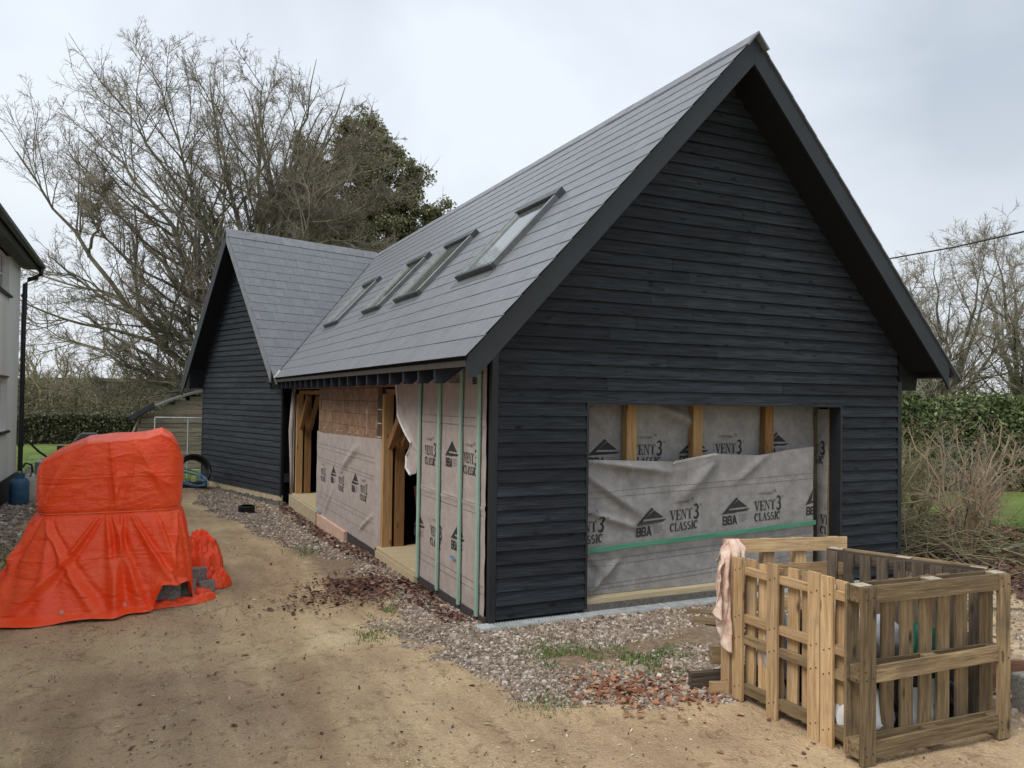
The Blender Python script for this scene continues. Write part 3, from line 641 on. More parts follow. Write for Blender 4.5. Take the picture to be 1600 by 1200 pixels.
# sills and plinth pieces
f = MB(); f.box(-.05, .9, 1.98, 3.61, .0, .045); f.build('door_sill', M_sill, barn, bevel=.004)
f = MB(); f.box(-.065, .0, 1.98, 3.61, -.09, -.002); f.build('sill_board', M_sill, barn)
f = MB(); f.box(-.05, .9, 7.50, 10.08, -.0, .03); f.build('door_sill', M_sill, barn, bevel=.004)
f = MB(); f.box(-.085, .0, 8.75, 10.1, -.36, -.002); f.build('plinth_board', M_plinth, barn, bevel=.004)
f = MB(); f.box(-.085, .0, 7.42, 8.74, -.36, -.004); f.build('plinth_board', M_plinth, barn, bevel=.004)
f = MB(); f.box(-.07, .0, 5.35, 7.38, -.36, -.03); f.build('plinth_board', M_pink, barn, bevel=.004)
f = MB(); f.box(-.02, .02, .03, 5.33, -.36, .0); f.build('damp_course', M_dpc, barn)
# strip by the wing: membrane and black bracket
sheet('membrane_sheet', lambda S, Z: (-.01-.02*fbm(S*9, Z*3, 33), 8-S, Z), 8-10.42, 8-9.98, lambda S: S*0-.1, lambda S: S*0+2.2, M_memg, barn, 16, 50)
b_ = MB(); b_.tube([(-.05, 10.0, -.05), (-.07, 9.98, .6), (-.08, 10.02, 1.3), (-.06, 9.9, 2.1)], [.035, .03, .05, .04], 8); b_.build('rolled_membrane_edge', M_memp, barn, smooth=True)
b_ = MB(); b_.box(-.16, -.05, 10.28, 10.4, .22, .40); b_.build('bracket', M_black, barn)

# ---- main roof
slope = math.hypot(1, SL); U3 = nrm((1, 0, SL)); N3 = nrm((-SL, 0, 1)); A3 = np.array([0, 1., 0]); E0 = np.array([EX, 0, EZ])
YR = 13.65
def quadslab(mb, p, nrml, t): mb.prism([np.array(q, float) for q in p], np.array(nrml)*(-t))
s = MB()
P = lambda x, y, d=0: np.array([x, y, rz(x)])+N3*d*(1 if x <= RX else 0)
s.prism([P(EX+.01, -OV+.02, -.012), P(EX+.01, 11.1, -.012), P(RX, YR, -.012), P(RX, -OV+.02, -.012)], -N3*.05)
s.build('roof_deck', M_soffit, barn)
s = MB(); NR = nrm((SL, 0, 1))
q = [(2*RX-EX, -OV+.02), (2*RX-EX, 15.5), (RX, 15.5), (RX, -OV+.02)]
s.prism([np.array([x, y, rz(x)])-NR*.012 for x, y in q], -NR*.05); s.build('roof_deck', M_soffit, barn)
s = MB()
for k in range(19):
    d0 = k*.245; p0 = np.array([2*RX-EX+.05, -OV-.02, EZ-.054])+nrm((-1, 0, SL))*d0
    s.obox(p0+NR*.002, nrm((-1, 0, SL))*.25+NR*-.006, (0, 16, 0), NR*.012)
o = s.build('far_slope_slates', M_slate, barn); o['kind'] = 'stuff'
for side in (-1, 1):                         # barge boards, mitred at the apex
    ex_ = RX+side*(RX-EX)*-1 if False else (EX+.005 if side < 0 else 2*RX-EX-.12)
    xa = ex_; top = lambda x: rz(x)-.012; dv = .275
    pts = [(xa, top(xa)), (RX, top(RX)), (RX, top(RX)-dv), (xa, top(xa)-dv)]
    if side < 0: pts = [(xa, top(xa)), (RX-.001, top(RX)), (RX-.001, top(RX)-dv), (xa+.10, top(xa+.1)-dv), (xa, 2.19)]
    else: pts = [(xa, top(xa)), (RX+.001, top(RX)), (RX+.001, top(RX)-dv), (xa-.06, top(xa-.06)-dv), (xa, top(xa)-dv-.03)]
    b_ = MB(); b_.prism([(x, -OV, z) for x, z in pts], (0, .028, 0)); b_.build('barge_board', M_barge, barn)
# soffit boards under the verge
for sd_ in (-1, 1):
    b_ = MB(); NX = N3 if sd_ < 0 else NR; xa = EX+.05 if sd_ < 0 else 2*RX-EX-.14
    b_.prism([np.array([xa, -OV+.03, rz(xa)])-NX*.19, np.array([xa, .0, rz(xa)])-NX*.19, np.array([RX, .0, RZ-.19*slope])-NX*0, np.array([RX, -OV+.03, RZ-.19*slope])], NX*.012); b_.build('verge_soffit', M_soffit, barn)
b_ = MB(); b_.prism([(CW, .0, 2.20), (5.70, .0, 2.20), (5.74, .0, rz(5.74)-.06), (CW, .0, rz(CW)-.06)], (0, 15.0, 0)); b_.build('eave_box', M_soffit, barn)
b_ = MB(); b_.prism([(.0, -.02, 2.62), (-.16, -.02, 2.47), (-.16, -OV+.03, 2.47), (0, -OV+.03, 2.62)], (0, 0, .02)); b_.build('verge_soffit', M_soffit, barn)
# under-eave fascia strip and rafter feet
b_ = MB(); b_.obox((EX-.0, -OV+.03, EZ-.10), (.022, 0, 0), (0, 11.6, 0), (0, 0, .055)); b_.build('eave_fillet', plain('eave_fillet_brown', (.05, .043, .036), .8), barn)
rm = MB(); rm.prism([(EX+.02, 0, 2.345), (EX+.02, 0, 2.17), (EX+.12, 0, 2.17), (-.002, 0, 2.41), (-.002, 0, rz(0)-.08), (EX+.10, 0, rz(EX+.1)-.085)], (0, .045, 0))
rmesh = rm.mesh('rafter_foot', M_rafter, bevel=.003)
for k in range(22): obj('rafter_foot', rmesh, barn, Matrix.Translation((0, .40+.494*k+random.uniform(-.01, .01), random.uniform(-.004, .004))))
# slates
cand = []
def sl_mesh(w, h=.272, t=.006):
    b_ = MB(); b_.box(0, w, 0, h, 0, t); return b_.mesh('slate', M_slate, bevel=.0012)
SG = .0055
SM = {w: sl_mesh(w) for w in (round(.3-SG, 4), round(.15-SG, 4))}
wa = .3056; WO = np.array([-.2045, 10.3715, 0]); WD = np.array([-math.sin(wa), math.cos(wa), 0]); WN = np.array([-math.cos(wa), -math.sin(wa), 0])
WL, WRS, WRZ, WSL, WOV = 4.18, 2.09, 5.76, 1.363, .38
def wing_s(x, y): d = np.array([x, y, 0])-WO; return d@WD, d@WN
def wrz(x, y): s_, o_ = wing_s(x, y); return WRZ-WSL*abs(s_-WRS)
def add_slates(O, Ua, Aa, Na, length, ys, rows, keep, gauge=.245):
    for r_ in range(rows):
        a = ys; first = True
        while a < length:
            w_ = .15 if (first and r_ % 2) else .3; first = False
            d0 = r_*gauge-.03
            o_ = O+Ua*d0+Aa*a+Na*(.007+random.uniform(0, .0012))
            tilt = nrm(Ua-Na*.026+Na*random.uniform(-.003, .003)); nn_ = nrm(np.cross(Aa, tilt)); nn_ = nn_ if nn_@Na > 0 else -nn_
            c_ = o_+Ua*.13+Aa*w_/2
            if keep(c_):
                ax = Aa; W = frame_m(o_+Na*.004, ax, tilt, np.cross(ax, tilt))
                if np.cross(ax, tilt)@Na < 0: W = frame_m(o_+Na*.004+ax*(w_-SG), -ax, tilt, np.cross(-ax, tilt))
                pa = px_area([o_, o_+Aa*w_, o_+Aa*w_+Ua*gauge, o_+Ua*gauge])
                cand.append((pa, round(w_-SG, 4), W))
            a += w_
skyl = [(1.12, 2.17), (3.62, 4.72), (5.60, 6.58), (8.55, 9.62)]; SZ0, SZ1 = 1.40, 2.68
def keepm(c_):
    if c_[2] < wrz(c_[0], c_[1])-.22 and wing_s(c_[0], c_[1])[0] > -.47 and wing_s(c_[0], c_[1])[1] < .5: return False
    sd2 = (c_[0]-EX)*slope
    for a, b2 in skyl:
        if a+.12 < c_[1] < b2-.12 and SZ0+.15 < sd2 < SZ1-.1: return False
    return c_[1] < YR
add_slates(E0, U3, A3, N3, YR, -OV-.03, 19, keepm)
UW = nrm(np.array([*(WD[:2]), WSL])); NW = nrm(np.cross(UW, -WN)); NW = NW if NW[2] > 0 else -NW
UWl = nrm(np.array([*(-WD[:2]), WSL])); NWl = nrm(np.cross(UWl, -WN)); NWl = NWl if NWl[2] > 0 else -NWl
OW = WO+WD*(-.47)+np.array([0, 0, WRZ-WSL*(WRS+.47)])
add_slates(OW+WN*(WOV+.02), UW, -WN, NW, 4.3, 0, 18, lambda c_: c_[2] > rz(c_[0])-.18 and c_[0] < RX and c_[2] < WRZ-.05)
cand.sort(key=lambda t: -t[0])
for pa, w_, W in cand[:300]: obj('slate', SM[w_], barn, W)
V_, F_ = [], []
for pa, w_, W in cand[300:]:
    me_ = SM[w_]; k = len(V_)
    for (x, y, z) in [(0, 0, 0), (w_, 0, 0), (0, .272, 0), (w_, .272, 0), (0, 0, .006), (w_, 0, .006), (0, .272, .006), (w_, .272, .006)]:
        V_.append(tuple(W @ Vector((x, y, z))))
    F_ += [[k+i for i in q] for q in ((0, 2, 3, 1), (4, 5, 7, 6), (0, 1, 5, 4), (2, 6, 7, 3), (0, 4, 6, 2), (1, 3, 7, 5))]
o = obj('slate_field', mesh_np('slate_field', V_, F_, M_slate), barn); o['kind'] = 'stuff'
# ridge tiles
def ridge_tiles(p0, d, n_, sl, L=.45):
    d = nrm(d); side = nrm(np.cross(d, (0, 0, 1)))
    b_ = MB(); w_ = .15; h_ = w_*sl
    pr = [(-w_, -h_), (0, 0), (w_, -h_), (w_-.02, -h_-.012), (0, -.022), (-w_+.02, -h_-.012)]
    b_.prism([(0, a, c) for a, c in pr], (L-.006, 0, 0)); me_ = b_.mesh('ridge_tile', M_ridge)
    for k in range(n_):
        obj('ridge_tile', me_, barn, frame_m(np.array(p0, float)+d*L*k+np.array([0, 0, random.uniform(-.002, .003)]), d, np.cross((0, 0, 1), d), (0, 0, 1)))
ridge_tiles((RX, -OV-.06, RZ+.035), (0, 1, 0), 32, SL)
wr0 = WO+WD*WRS+WN*(WOV+.05)+np.array([0, 0, WRZ+.04])
ridge_tiles(wr0, -WN, 9, WSL)
# skylights
for a, b2 in skyl:
    def rp(y, d, h): return E0+A3*y+U3*d+N3*h
    fr = MB(); t = .055; H = .085
    fr.obox(rp(a, SZ0, .0), A3*t, U3*(SZ1-SZ0), N3*H); fr.obox(rp(b2-t, SZ0, .0), A3*t, U3*(SZ1-SZ0), N3*H); fr.obox(rp(a+t, SZ0, 0), A3*(b2-a-2*t), U3*.05, N3*(H-.004)); fr.obox(rp(a+t, SZ1-.05, 0), A3*(b2-a-2*t), U3*.05, N3*(H-.004))
    sk = fr.build('skylight', M_skyframe, barn, bevel=.004)
    bt = MB(); bt.obox(rp(a-.003, SZ0-.02, 0), A3*(b2-a+.006), U3*.055, N3*(H+.003)); bt.build('bottom_cover', M_skydark, sk, bevel=.006)
    hd = MB(); hd.obox(rp(a-.004, SZ1-.13, 0), A3*(b2-a+.008), U3*.13, N3*(H+.014)); hd.build('top_hood', M_skydark, sk, bevel=.006)
    gl = MB(); gl.obox(rp(a+t, SZ0+.055, .02), A3*(b2-a-2*t), U3*(SZ1-SZ0-.18), N3*.03); gl.build('pane', M_skyglass, sk)
    for yb in (a+t-.004, b2-t-.018):
        sr = MB(); sr.obox(rp(yb, SZ0+.055, .04), A3*.022, U3*(SZ1-SZ0-.2), N3*.03); sr.build('glazing_bead', M_galv, sk)
    ap = MB(); ap.obox(rp(a-.05, SZ0-.13, .014), A3*(b2-a+.1), U3*.12, N3*.006); ap.build('flashing', M_skyframe, sk)

# ---- wing
def wpt(s_, o_, z): return WO+WD*s_+WN*o_+np.array([0, 0, z])
def wspan(z):
    hw = (WRZ-.12-z)/WSL; ht = max(.04, (WRZ-.12-z-.15)/WSL)
    # local x runs from the far (left) end to the near (right) end : x = WL - s
    l0, r0 = max(.03, WL-WRS-hw), min(WL-.0, WL-WRS+hw); l1, r1 = max(.03, WL-WRS-ht), min(WL-.0, WL-WRS+ht)
    return [(l0, r0, l1, r1)]
boards(barn, wpt(WL, .0, 0), -WD, WN, [-.05+k*g for k in range(46) if -.05+k*g < WRZ-.3], wspan, None)
w = MB(); pw = [(0, -.3), (WL, -.3), (WL, WRZ-WSL*(WL-WRS)-.1), (WRS, WRZ-.1), (0, WRZ-WSL*WRS-.1)]
w.prism([wpt(s_, -.006, z) for s_, z in pw], -WN*.15)
w.obox(wpt(WL-.15, -.16, -.3), WD*.15, -WN*5.5, (0, 0, 2.8)); w.obox(wpt(0, -.0, -.3), WD*.02, -WN*.22, (0, 0, 2.7))
w.build('wing_wall', M_soffit, barn)
b_ = MB(); b_.obox(wpt(-.055, -.02, -.08), WD*.055, WN*.055, (0, 0, 2.45)); b_.build('corner_board', M_soffit, barn)
b_ = MB(); b_.obox(wpt(WL-.025, -.02, -.08), WD*.06, WN*.052, (0, 0, 2.35)); b_.build('corner_board', M_trim, barn)
for s0_, s1_ in ((-.06, 1.3), (1.31, 2.9), (2.91, WL-.04)):
    b_ = MB(); b_.obox(wpt(s0_, -.02, -.19), WD*(s1_-s0_), WN*.035, (0, 0, .135)); b_.build('plinth_block', M_plinth, barn, bevel=.003)
b_ = MB(); n_ = 30
for i in range(n_):
    s0_ = -.2+4.2*i/n_; h0 = .05+.03*math.sin(i*1.7)*math.sin(i*.6); b_.obox(wpt(s0_, -.02, -.33), WD*(4.2/n_), WN*(.075+.02*math.sin(i)), (0, 0, .10+h0))
b_.build('render_skirt', M_concrete, barn)
for nm, UU, NNv, s_e, sg in (('r', UW, NW, -.47, 1), ('l', UWl, NWl, 2*WRS+.47, -1)):
    deep_e, deep_r = (.0, 3.68) if sg > 0 else (5.2, 5.2)
    e_o = wpt(s_e, WOV, WRZ-WSL*(WRS+.47)); r_o = wpt(WRS, WOV, WRZ)
    b_ = MB(); b_.prism([e_o-NNv*.012, r_o-NNv*.012, r_o-WN*(WOV+deep_r)-NNv*.012, e_o-WN*(WOV+deep_e)-NNv*.012], -NNv*.05); b_.build('roof_deck', M_soffit, barn)
    dv = .26; u_ = WN*.026
    p = [e_o, r_o, r_o-np.array([0, 0, dv]), e_o-np.array([0, 0, dv])-(0 if sg > 0 else 0)]
    p = [q-np.array([0, 0, .014]) for q in p]
    if sg > 0: p[0] = p[0]+WD*.22+np.array([0, 0, .22*WSL]); p[3] = p[0]-np.array([0, 0, dv])
    else: p[3] = p[3]-WD*.06
    b_ = MB(); b_.prism(p, u_); b_.build('barge_board', M_barge if sg < 0 else M_ridge, barn)
    p = [e_o-NNv*.16, r_o-np.array([0, 0, .25]), r_o-np.array([0, 0, .25])-WN*.38, e_o-NNv*.16-WN*.38]
    b_ = MB(); b_.prism(p, NNv*.012); b_.build('verge_soffit', M_soffit, barn)
b_ = MB(); ez_ = WRZ-WSL*(WRS+.47)
b_.prism([wpt(WL, WOV-.01, ez_-.09), wpt(WL+.38, WOV-.01, ez_-.09), wpt(WL+.40, WOV-.01, ez_+.02), wpt(WL, WOV-.01, ez_+.45)], -WN*5); b_.build('eave_box', M_soffit, barn)
s = MB()
for k in range(17):
    p0 = wpt(2*WRS+.50, WOV+.03, ez_-.04)+UWl*k*.245
    s.obox(p0+NWl*.002, UWl*.25-NWl*.006, -WN*5.4, NWl*.012)
o = s.build('far_slope_slates', M_slate, barn); o['kind'] = 'stuff'
# valley lining and its bright lead end
va = []
for t in np.linspace(0, 1, 20):
    x = EX+.02+t*(RX-EX-.05)
    lo, hi = 9.0, 14.5
    for _ in range(30):
        mid = (lo+hi)/2
        if wrz(x, mid) < rz(x): lo = mid
        else: hi = mid
    va.append(np.array([x, lo, rz(x)+.022]))
b_ = MB(); b_.tube(va, .014, 5); b_.build('valley_lining', M_trim, barn)
b_ = MB(); d_ = nrm(va[1]-va[0]); b_.tube([va[0]-d_*.10+np.array([0, 0, .0]), va[0]+d_*.16+np.array([0, 0, .005])], [.012, .022], 5); b_.build('lead_tip', M_memback, barn)

# ------------------------------------------------------------------ drain channel
dr = thing('drain_channel', (2.2, -.08, -.05), 'long galvanised slotted drain channel along the foot of the black gable wall', 'drain')
f = MB(); f.box(-.14, 4.8, -.150, -.142, -.10, -.030); f.box(-.14, 4.8, -.010, -.002, -.10, -.030); f.build('channel_rim', M_galv, dr)
f = MB(); f.box(-.14, 4.8, -.141, -.011, -.10, -.075); f.build('channel_bed', M_black, dr)
f = MB()
x = -.14
while x < 4.8:
    solid = (x < .0) or (abs((x+.14) % 1.0) < .03)
    f.box(x, x+(.014 if not solid else .030), -.141, -.011, -.040, -.029); x += .030
o = f.build('grating', M_galv, dr)

# ------------------------------------------------------------------ left house
hx = -5.2; hy1 = 12.5; hy0 = -4.0
house = thing('farmhouse', (-7.5, 5, -.1), 'cream rendered house with black gutter and white windows at the left edge', 'house')
w = MB(); wz0, wz1 = .38, 4.66
def wallrect(y0, y1, z0, z1): w.box(hx-.3, hx, y0, y1, z0, z1)
wins = [(9.3, 10.92, 3.86, 4.60), (9.55, 11.02, 1.30, 2.30)]
wallrect(hy0, 9.3, wz0, wz1); wallrect(11.02, hy1, wz0, wz1)
wallrect(9.3, 11.02, 4.60, wz1); wallrect(9.3, 11.02, 2.30, 3.86); wallrect(9.3, 11.02, wz0, 1.30); wallrect(10.92, 11.02, 3.86, 4.60); wallrect(9.3, 9.55, 1.30, 2.30)
w.box(hx-6, hx-.3, hy1-.3, hy1, wz0, wz1)
w.prism([(hx, hy1-.001, wz1), (hx-6, hy1-.001, wz1), (hx-3, hy1-.001, wz1+2.4)], (0, -.3, 0))
w.build('rendered_wall', M_render, house)
w = MB(); w.box(hx-.33, hx+.02, hy0, hy1+.02, -.4, .378); w.box(hx-6, hx-.33, hy1-.3, hy1+.02, -.4, .378); w.build('plinth', M_eave, house)
for (y0, y1, z0, z1) in wins:
    wf = MB(); t = .05; x0, x1 = hx-.14, hx-.08
    wf.box(x0, x1, y0+.01, y0+t, z0, z1-.005); wf.box(x0, x1, y1-t, y1-.01, z0, z1-.005)
    wf.box(x0, x1, y0+t, y1-t, z0, z0+t); wf.box(x0, x1, y0+t, y1-t, z1-t, z1-.005); ym = (y0+y1)/2; wf.box(x0, x1, ym-.03, ym+.03, z0+t, z1-t)
    wdw = wf.build('window', M_white, house)
    gb = MB()
    for yy in ((y0+ym)/2, (y1+ym)/2): gb.box(x0+.015, x1-.01, yy-.011, yy+.011, z0+t, z1-t)
    gb.box(x0+.016, x1-.012, y0+t, y1-t, (z0+z1)/2-.011, (z0+z1)/2+.011); gb.build('glazing_bar', M_white, wdw)
    gl = MB(); gl.box(x0+.02, x0+.03, y0+t, y1-t, z0+t, z1-t); gl.build('pane', M_glass, wdw)
    sl_ = MB(); sl_.box(hx-.1, hx+.06, y0-.05, y1+.08, z0-.05, z0-.002); sl_.build('sill', M_eave, wdw, bevel=.005)
    hd = MB(); hd.box(hx-.05, hx+.025, y0-.05, y1+.05, z1+.0, z1+.03); hd.build('drip_moulding', plain('brown_drip', (.12, .07, .07), .6), wdw)
s = MB(); s.prism([(hx+.32, hy0, 4.80), (hx+.30, hy0, 4.72), (hx-3, hy0, 7.15), (hx-3, hy0, 7.28)], (0, hy1+.35-hy0, 0)); s.prism([(hx-6.3, hy0, 4.80), (hx-6.3, hy0, 4.72), (hx-3.01, hy0, 7.15), (hx-3.01, hy0, 7.28)], (0, hy1+.35-hy0, 0)); s.build('roof', M_eave, house)
s = MB(); s.box(hx+.002, hx+.27, hy0, hy1+.28, 4.62, 4.65)
s.build('soffit', M_housesoff, house)
s = MB()
for k in range(40): s.box(hx+.06, hx+.2, 4+k*.22, 4.03+k*.22, 4.612, 4.619)
o = s.build('soffit_vent_slots', M_black, house); o['kind'] = 'stuff'
s = MB(); s.box(hx+.28, hx+.30, hy0, hy1+.3, 4.58, 4.78); s.build('fascia', M_eave, house)
s = MB(); s.tube([(hx+.36, hy0, 4.70), (hx+.36, hy1+.33, 4.70)], .062, 10); s.build('gutter', M_black, house, smooth=True)
s = MB(); s.tube([(hx+.36, hy1+.12, 4.66), (hx+.35, hy1+.12, 4.52), (hx+.28, hy1+.10, 4.44), (hx+.14, hy1+.06, 4.38), (hx+.08, hy1+.04, 4.28), (hx+.07, hy1+.04, 3.5), (hx+.07, hy1+.04, -.05)], .048, 10)
for z in (4.0, 2.2, .9): s.tube([(hx+.07, hy1+.04, z), (hx+.07, hy1+.04, z+.07)], .06, 10)
s.build('downpipe', M_black, house, smooth=False)

# ------------------------------------------------------------------ gas bottles, hose and slab beside the house
def bottle(loc, r_, h_, m, label, group=None):
    t_ = thing('gas_cylinder', loc, label, 'gas cylinder', group)
    b_ = MB(); b_.lathe(loc, [(r_*.86, 0), (r_*.9, .03), (r_, .05), (r_, h_*.68), (r_*.95, h_*.76), (r_*.7, h_*.83), (r_*.3, h_*.87)], 24); b_.build('body', m, t_, smooth=True)
    b_ = MB(); 
    for k in range(10):
        if k in (2, 3): continue
        a0, a1 = R(36*k), R(36*k+33); rr = r_*.55
        p = [(loc[0]+rr*math.cos(a), loc[1]+rr*math.sin(a), loc[2]+h_*.80) for a in (a0, a1)]+[(loc[0]+(rr-.008)*math.cos(a), loc[1]+(rr-.008)*math.sin(a), loc[2]+h_*.80) for a in (a1, a0)]
        b_.prism(p, (0, 0, h_*.2))
    b_.build('collar', m, t_)
    b_ = MB(); b_.lathe((loc[0], loc[1], loc[2]+h_*.86), [(.016, 0), (.02, .05), (.014, .09), (.03, .10), (.03, .12)], 10); b_.build('valve', M_galv, t_)
    return t_
def G(x, y): return float(gz(x, y))
M_blueb = generic('worn_blue_cylinder', [(.3, (.03, .075, .14)), (.5, (.045, .12, .21)), (.66, (.06, .15, .24)), (.8, (.25, .30, .32))], 6, 8, .45, bump=.1, rgh=.7)[0]
bottle((-4.93, 10.75, G(-4.93, 10.75)), .165, .60, M_blueb, 'scuffed blue gas cylinder standing at the foot of the downpipe')
bottle((-4.82, 11.15, G(-4.82, 11.15)), .13, .66, plain('cream_cylinder', (.55, .53, .45), .5), 'off white gas cylinder half hidden behind the blue one')
b_ = MB(); b_.tube([(-4.93, 10.8, .55), (-4.85, 10.9, .68), (-4.76, 10.95, .64), (-4.74, 10.95, .5), (-4.78, 11.0, .42)], .02, 7); tag(b_.build('gas_hose', M_black, smooth=True), 'short black hose looping out of the top of the blue gas cylinder', 'hose')
b_ = MB(); b_.tube([(-5.05, 12.6, 1.05), (-4.85, 12.9, .78), (-4.6, 13.1, .55), (-4.45, 13.2, .50), (-4.2, 13.3, .56), (-3.95, 13.4, .70)], .022, 7); tag(b_.build('slack_cable', M_black, smooth=True), 'slack black cable sagging from the downpipe towards the orange tarpaulin', 'cable')
b_ = MB(); b_.prism([(-4.95, 13.3, -.05), (-4.15, 13.3, -.05), (-4.35, 13.3, .48), (-4.95, 13.3, .52)], (0, .7, 0)); tag(b_.build('meter_box', plain('blue_grey_cover', (.16, .19, .22), .5), bevel=.02), 'low blue grey sloping cover on the ground behind the gas cylinders', 'box')

# ------------------------------------------------------------------ tarpaulin over the block stack
def tarpaulin():
    nu, nvt = 640, 440; th = np.linspace(0, 2*np.pi, nu, endpoint=False)+np.pi/2*0
    cx, cy = -3.17, 2.55; A, B = .655, .52; TIE = .86
    v = np.linspace(0, 1, nvt); TH, VV = np.meshgrid(th, v)
    p = 5.0
    c, s_ = np.cos(TH), np.sin(TH); den = (np.abs(c)**p+np.abs(s_)**p)**(1/p); ux, uy = c/den, s_/den     # unit superellipse
    arcs = np.concatenate([[0], np.cumsum(np.hypot(np.diff(ux[0]*A), np.diff(uy[0]*B)))]); AS = np.broadcast_to(arcs, TH.shape)
    va_, vb_ = .22, .56
    k_top = np.clip(VV/va_, 0, 1); side = np.clip((VV-va_)/(vb_-va_), 0, 1); sk = np.clip((VV-vb_)/(1-vb_), 0, 1)
    xt = lambda X_: np.interp(X_, [-.68, -.56, -.42, -.22, .0, .30, .46, .56, .62, .68], [1.33, 1.40, 1.48, 1.575, 1.60, 1.62, 1.66, 1.60, 1.52, 1.40])
    rr = np.where(VV < va_, k_top**.8, 1.0)
    X_ = ux*A*rr; Y_ = uy*B*rr
    ztopv = xt(X_)-.05*np.clip(-Y_/B, 0, 1)**3-.05*np.clip(Y_/B, 0, 1)**2
    Zt = ztopv
    Zs = ztopv*(1-side)+TIE*side
    z = np.where(VV < va_, Zt, Zs)
    z = np.where((VV >= va_), z, z)
    # rounded rim
    rim = np.exp(-((VV-va_)/.03)**2); rr2 = rr-.035*rim; z = z+.0*rim
    bul = .008*np.sin(np.pi*np.clip(side, 0, 1)); pinch = -.022*np.exp(-((VV-vb_)/.014)**2)
    # skirt
    ang = np.arctan2(uy*B, ux*A)
    leftness = np.clip(-ux, 0, 1); front = np.clip(-uy, 0, 1); right = np.clip(ux, 0, 1)
    flare = (.03+.20*leftness**2+.20*front**1.5*(1-.75*right)+.10*right)
    hemz = -.085+.0*X_
    hx_ = ux*A; openm = ss(.30, .38, hx_)*ss(.645, .59, hx_)*ss(.12, .5, front)      # raised hem front right, showing the blocks
    hemz = hemz+.23*openm
    zsk = TIE*(1-sk)+hemz*sk
    grow = flare*(sk**.85)
    z = np.where(VV > vb_, zsk, z)
    rr3 = rr2+(bul+pinch)/A*.8*(VV > va_)+0
    X_ = ux*A*rr3; Y_ = uy*B*rr3
    nl = np.hypot(ux/A, uy/B); nx, ny = ux/A/nl, uy/B/nl
    # normal displacement
    D = np.zeros_like(X_)
    # diagonal tension folds above the tie
    tie_t = lambda a: (a, TIE)
    f0 = arcs[int(nu*.75)]             # front centre arc position
    def seg(a0, z0, a1, z1, amp, wd):
        d = np.array([a1-a0, z1-z0]); L2 = d@d; t = np.clip(((AS-a0)*d[0]+(z-z0)*d[1])/L2, 0, 1)
        dd = (AS-a0-t*d[0])*(-d[1])+(z-z0-t*d[1])*d[0]; dd = dd/np.sqrt(L2)
        along = np.where((t > 0) & (t < 1), np.sin(np.pi*np.clip(t, 0, 1))**.5, 0)
        return amp*np.where(np.abs(dd) < 4*wd, np.exp(-np.abs(dd)/wd), 0)*along
    up = (VV > va_*.9) & (VV < vb_)
    Dd = seg(f0-.58, TIE, f0-.18, 1.58, .032, .028)+seg(f0-.60, TIE+.02, f0-.42, 1.35, .02, .02)+seg(f0+.06, TIE, f0-.02, 1.62, .030, .022)+seg(f0+.12, TIE, f0+.22, 1.6, .022, .03)
    Dd = Dd+seg(f0+.55, TIE, f0+.20, 1.55, .026, .03)+seg(f0-.02, TIE, f0+.12, 1.25, .02, .02)+seg(f0+.62, 1.05, f0+.25, 1.3, .015, .03)+seg(f0-.64, 1.4, f0-.60, .9, .02, .02)
    D = D+Dd*up*1.5
    # pleats below the tie, opening downwards
    rg = np.random.default_rng(5); H = np.clip(TIE-z, 0, 2)
    ple = [(f0-.60, -.30, .05), (f0-.55, .55, .045), (f0-.50, .15, .03), (f0-.08, -.55, .05), (f0-.03, .10, .045), (f0+.02, .25, .04), (f0+.10, -.06, .05), (f0+.17, .42, .05), (f0+.40, .2, .03), (f0+.62, -.25, .035), (f0+.66, .1, .04)]
    a = .05
    while a < arcs[-1]:
        if abs(a-f0) > .72: ple.append((a, rg.uniform(-.4, .4), rg.uniform(.03, .06)))
        a += rg.uniform(.12, .3)
    for a0, sl_, amp in ple:
        wdt = .014+.036*H; dd = AS-a0-sl_*H
        D = D+(VV > vb_-.01)*amp*(1-np.exp(-H/.12))*np.exp(-(dd/wdt)**2)*np.where(H > .75, .8, 1)
        D = D-(VV > vb_-.01)*amp*.45*(1-np.exp(-H/.12))*np.exp(-((dd-wdt*2.0)/wdt)**2)
    # folded memory lines and crinkles
    for zz in (1.21, .45): D = D+.006*np.exp(-((z-zz-.01*np.sin(AS*6))/.006)**2)
    cr_ = lambda fx, fz, s: (1-np.abs(2*vn(AS*fx+3*fbm(AS*2, z*2, s+9), z*fz+3*fbm(AS*2.3, z*2.1, s), s)-1))
    D = D+.009*(cr_(3, 5, 11)-.5)+.004*(cr_(8, 15, 12)-.5)+.002*(cr_(20, 34, 13)-.5)+.03*fbm(AS*2, z*2.5, 44)
    for _ in range(150):
        a0 = rg.uniform(0, arcs[-1]); z0 = rg.uniform(.0, 1.55); an = rg.normal(0, .75); ln_ = rg.uniform(.12, .5)
        D = D+seg(a0, z0, a0+ln_*math.cos(an), z0+ln_*math.sin(an), rg.choice([-1, 1])*rg.uniform(.004, .011), rg.uniform(.008, .02))*(VV > va_)
    wt = np.where(VV < va_, k_top**2, 1)
    X_ = X_+nx*(D*wt+grow); Y_ = Y_+ny*(D*wt+grow)
    z = z+np.where(VV < va_, .02*fbm(X_*5, Y_*5, 3)+.012*(1-np.abs(2*vn(X_*9, Y_*9, 4)-1)), 0)
    # top folds
    # hem lies outward a little and ripples
    hem = ss(.93, 1.0, sk); X_ = X_+nx*hem*(.03+.05*vn(AS*6, AS*0, 2)); Y_ = Y_+ny*hem*(.03+.05*vn(AS*6, AS*0, 2)); z = z+hem*.02*(vn(AS*9, AS*0, 6)-.2)
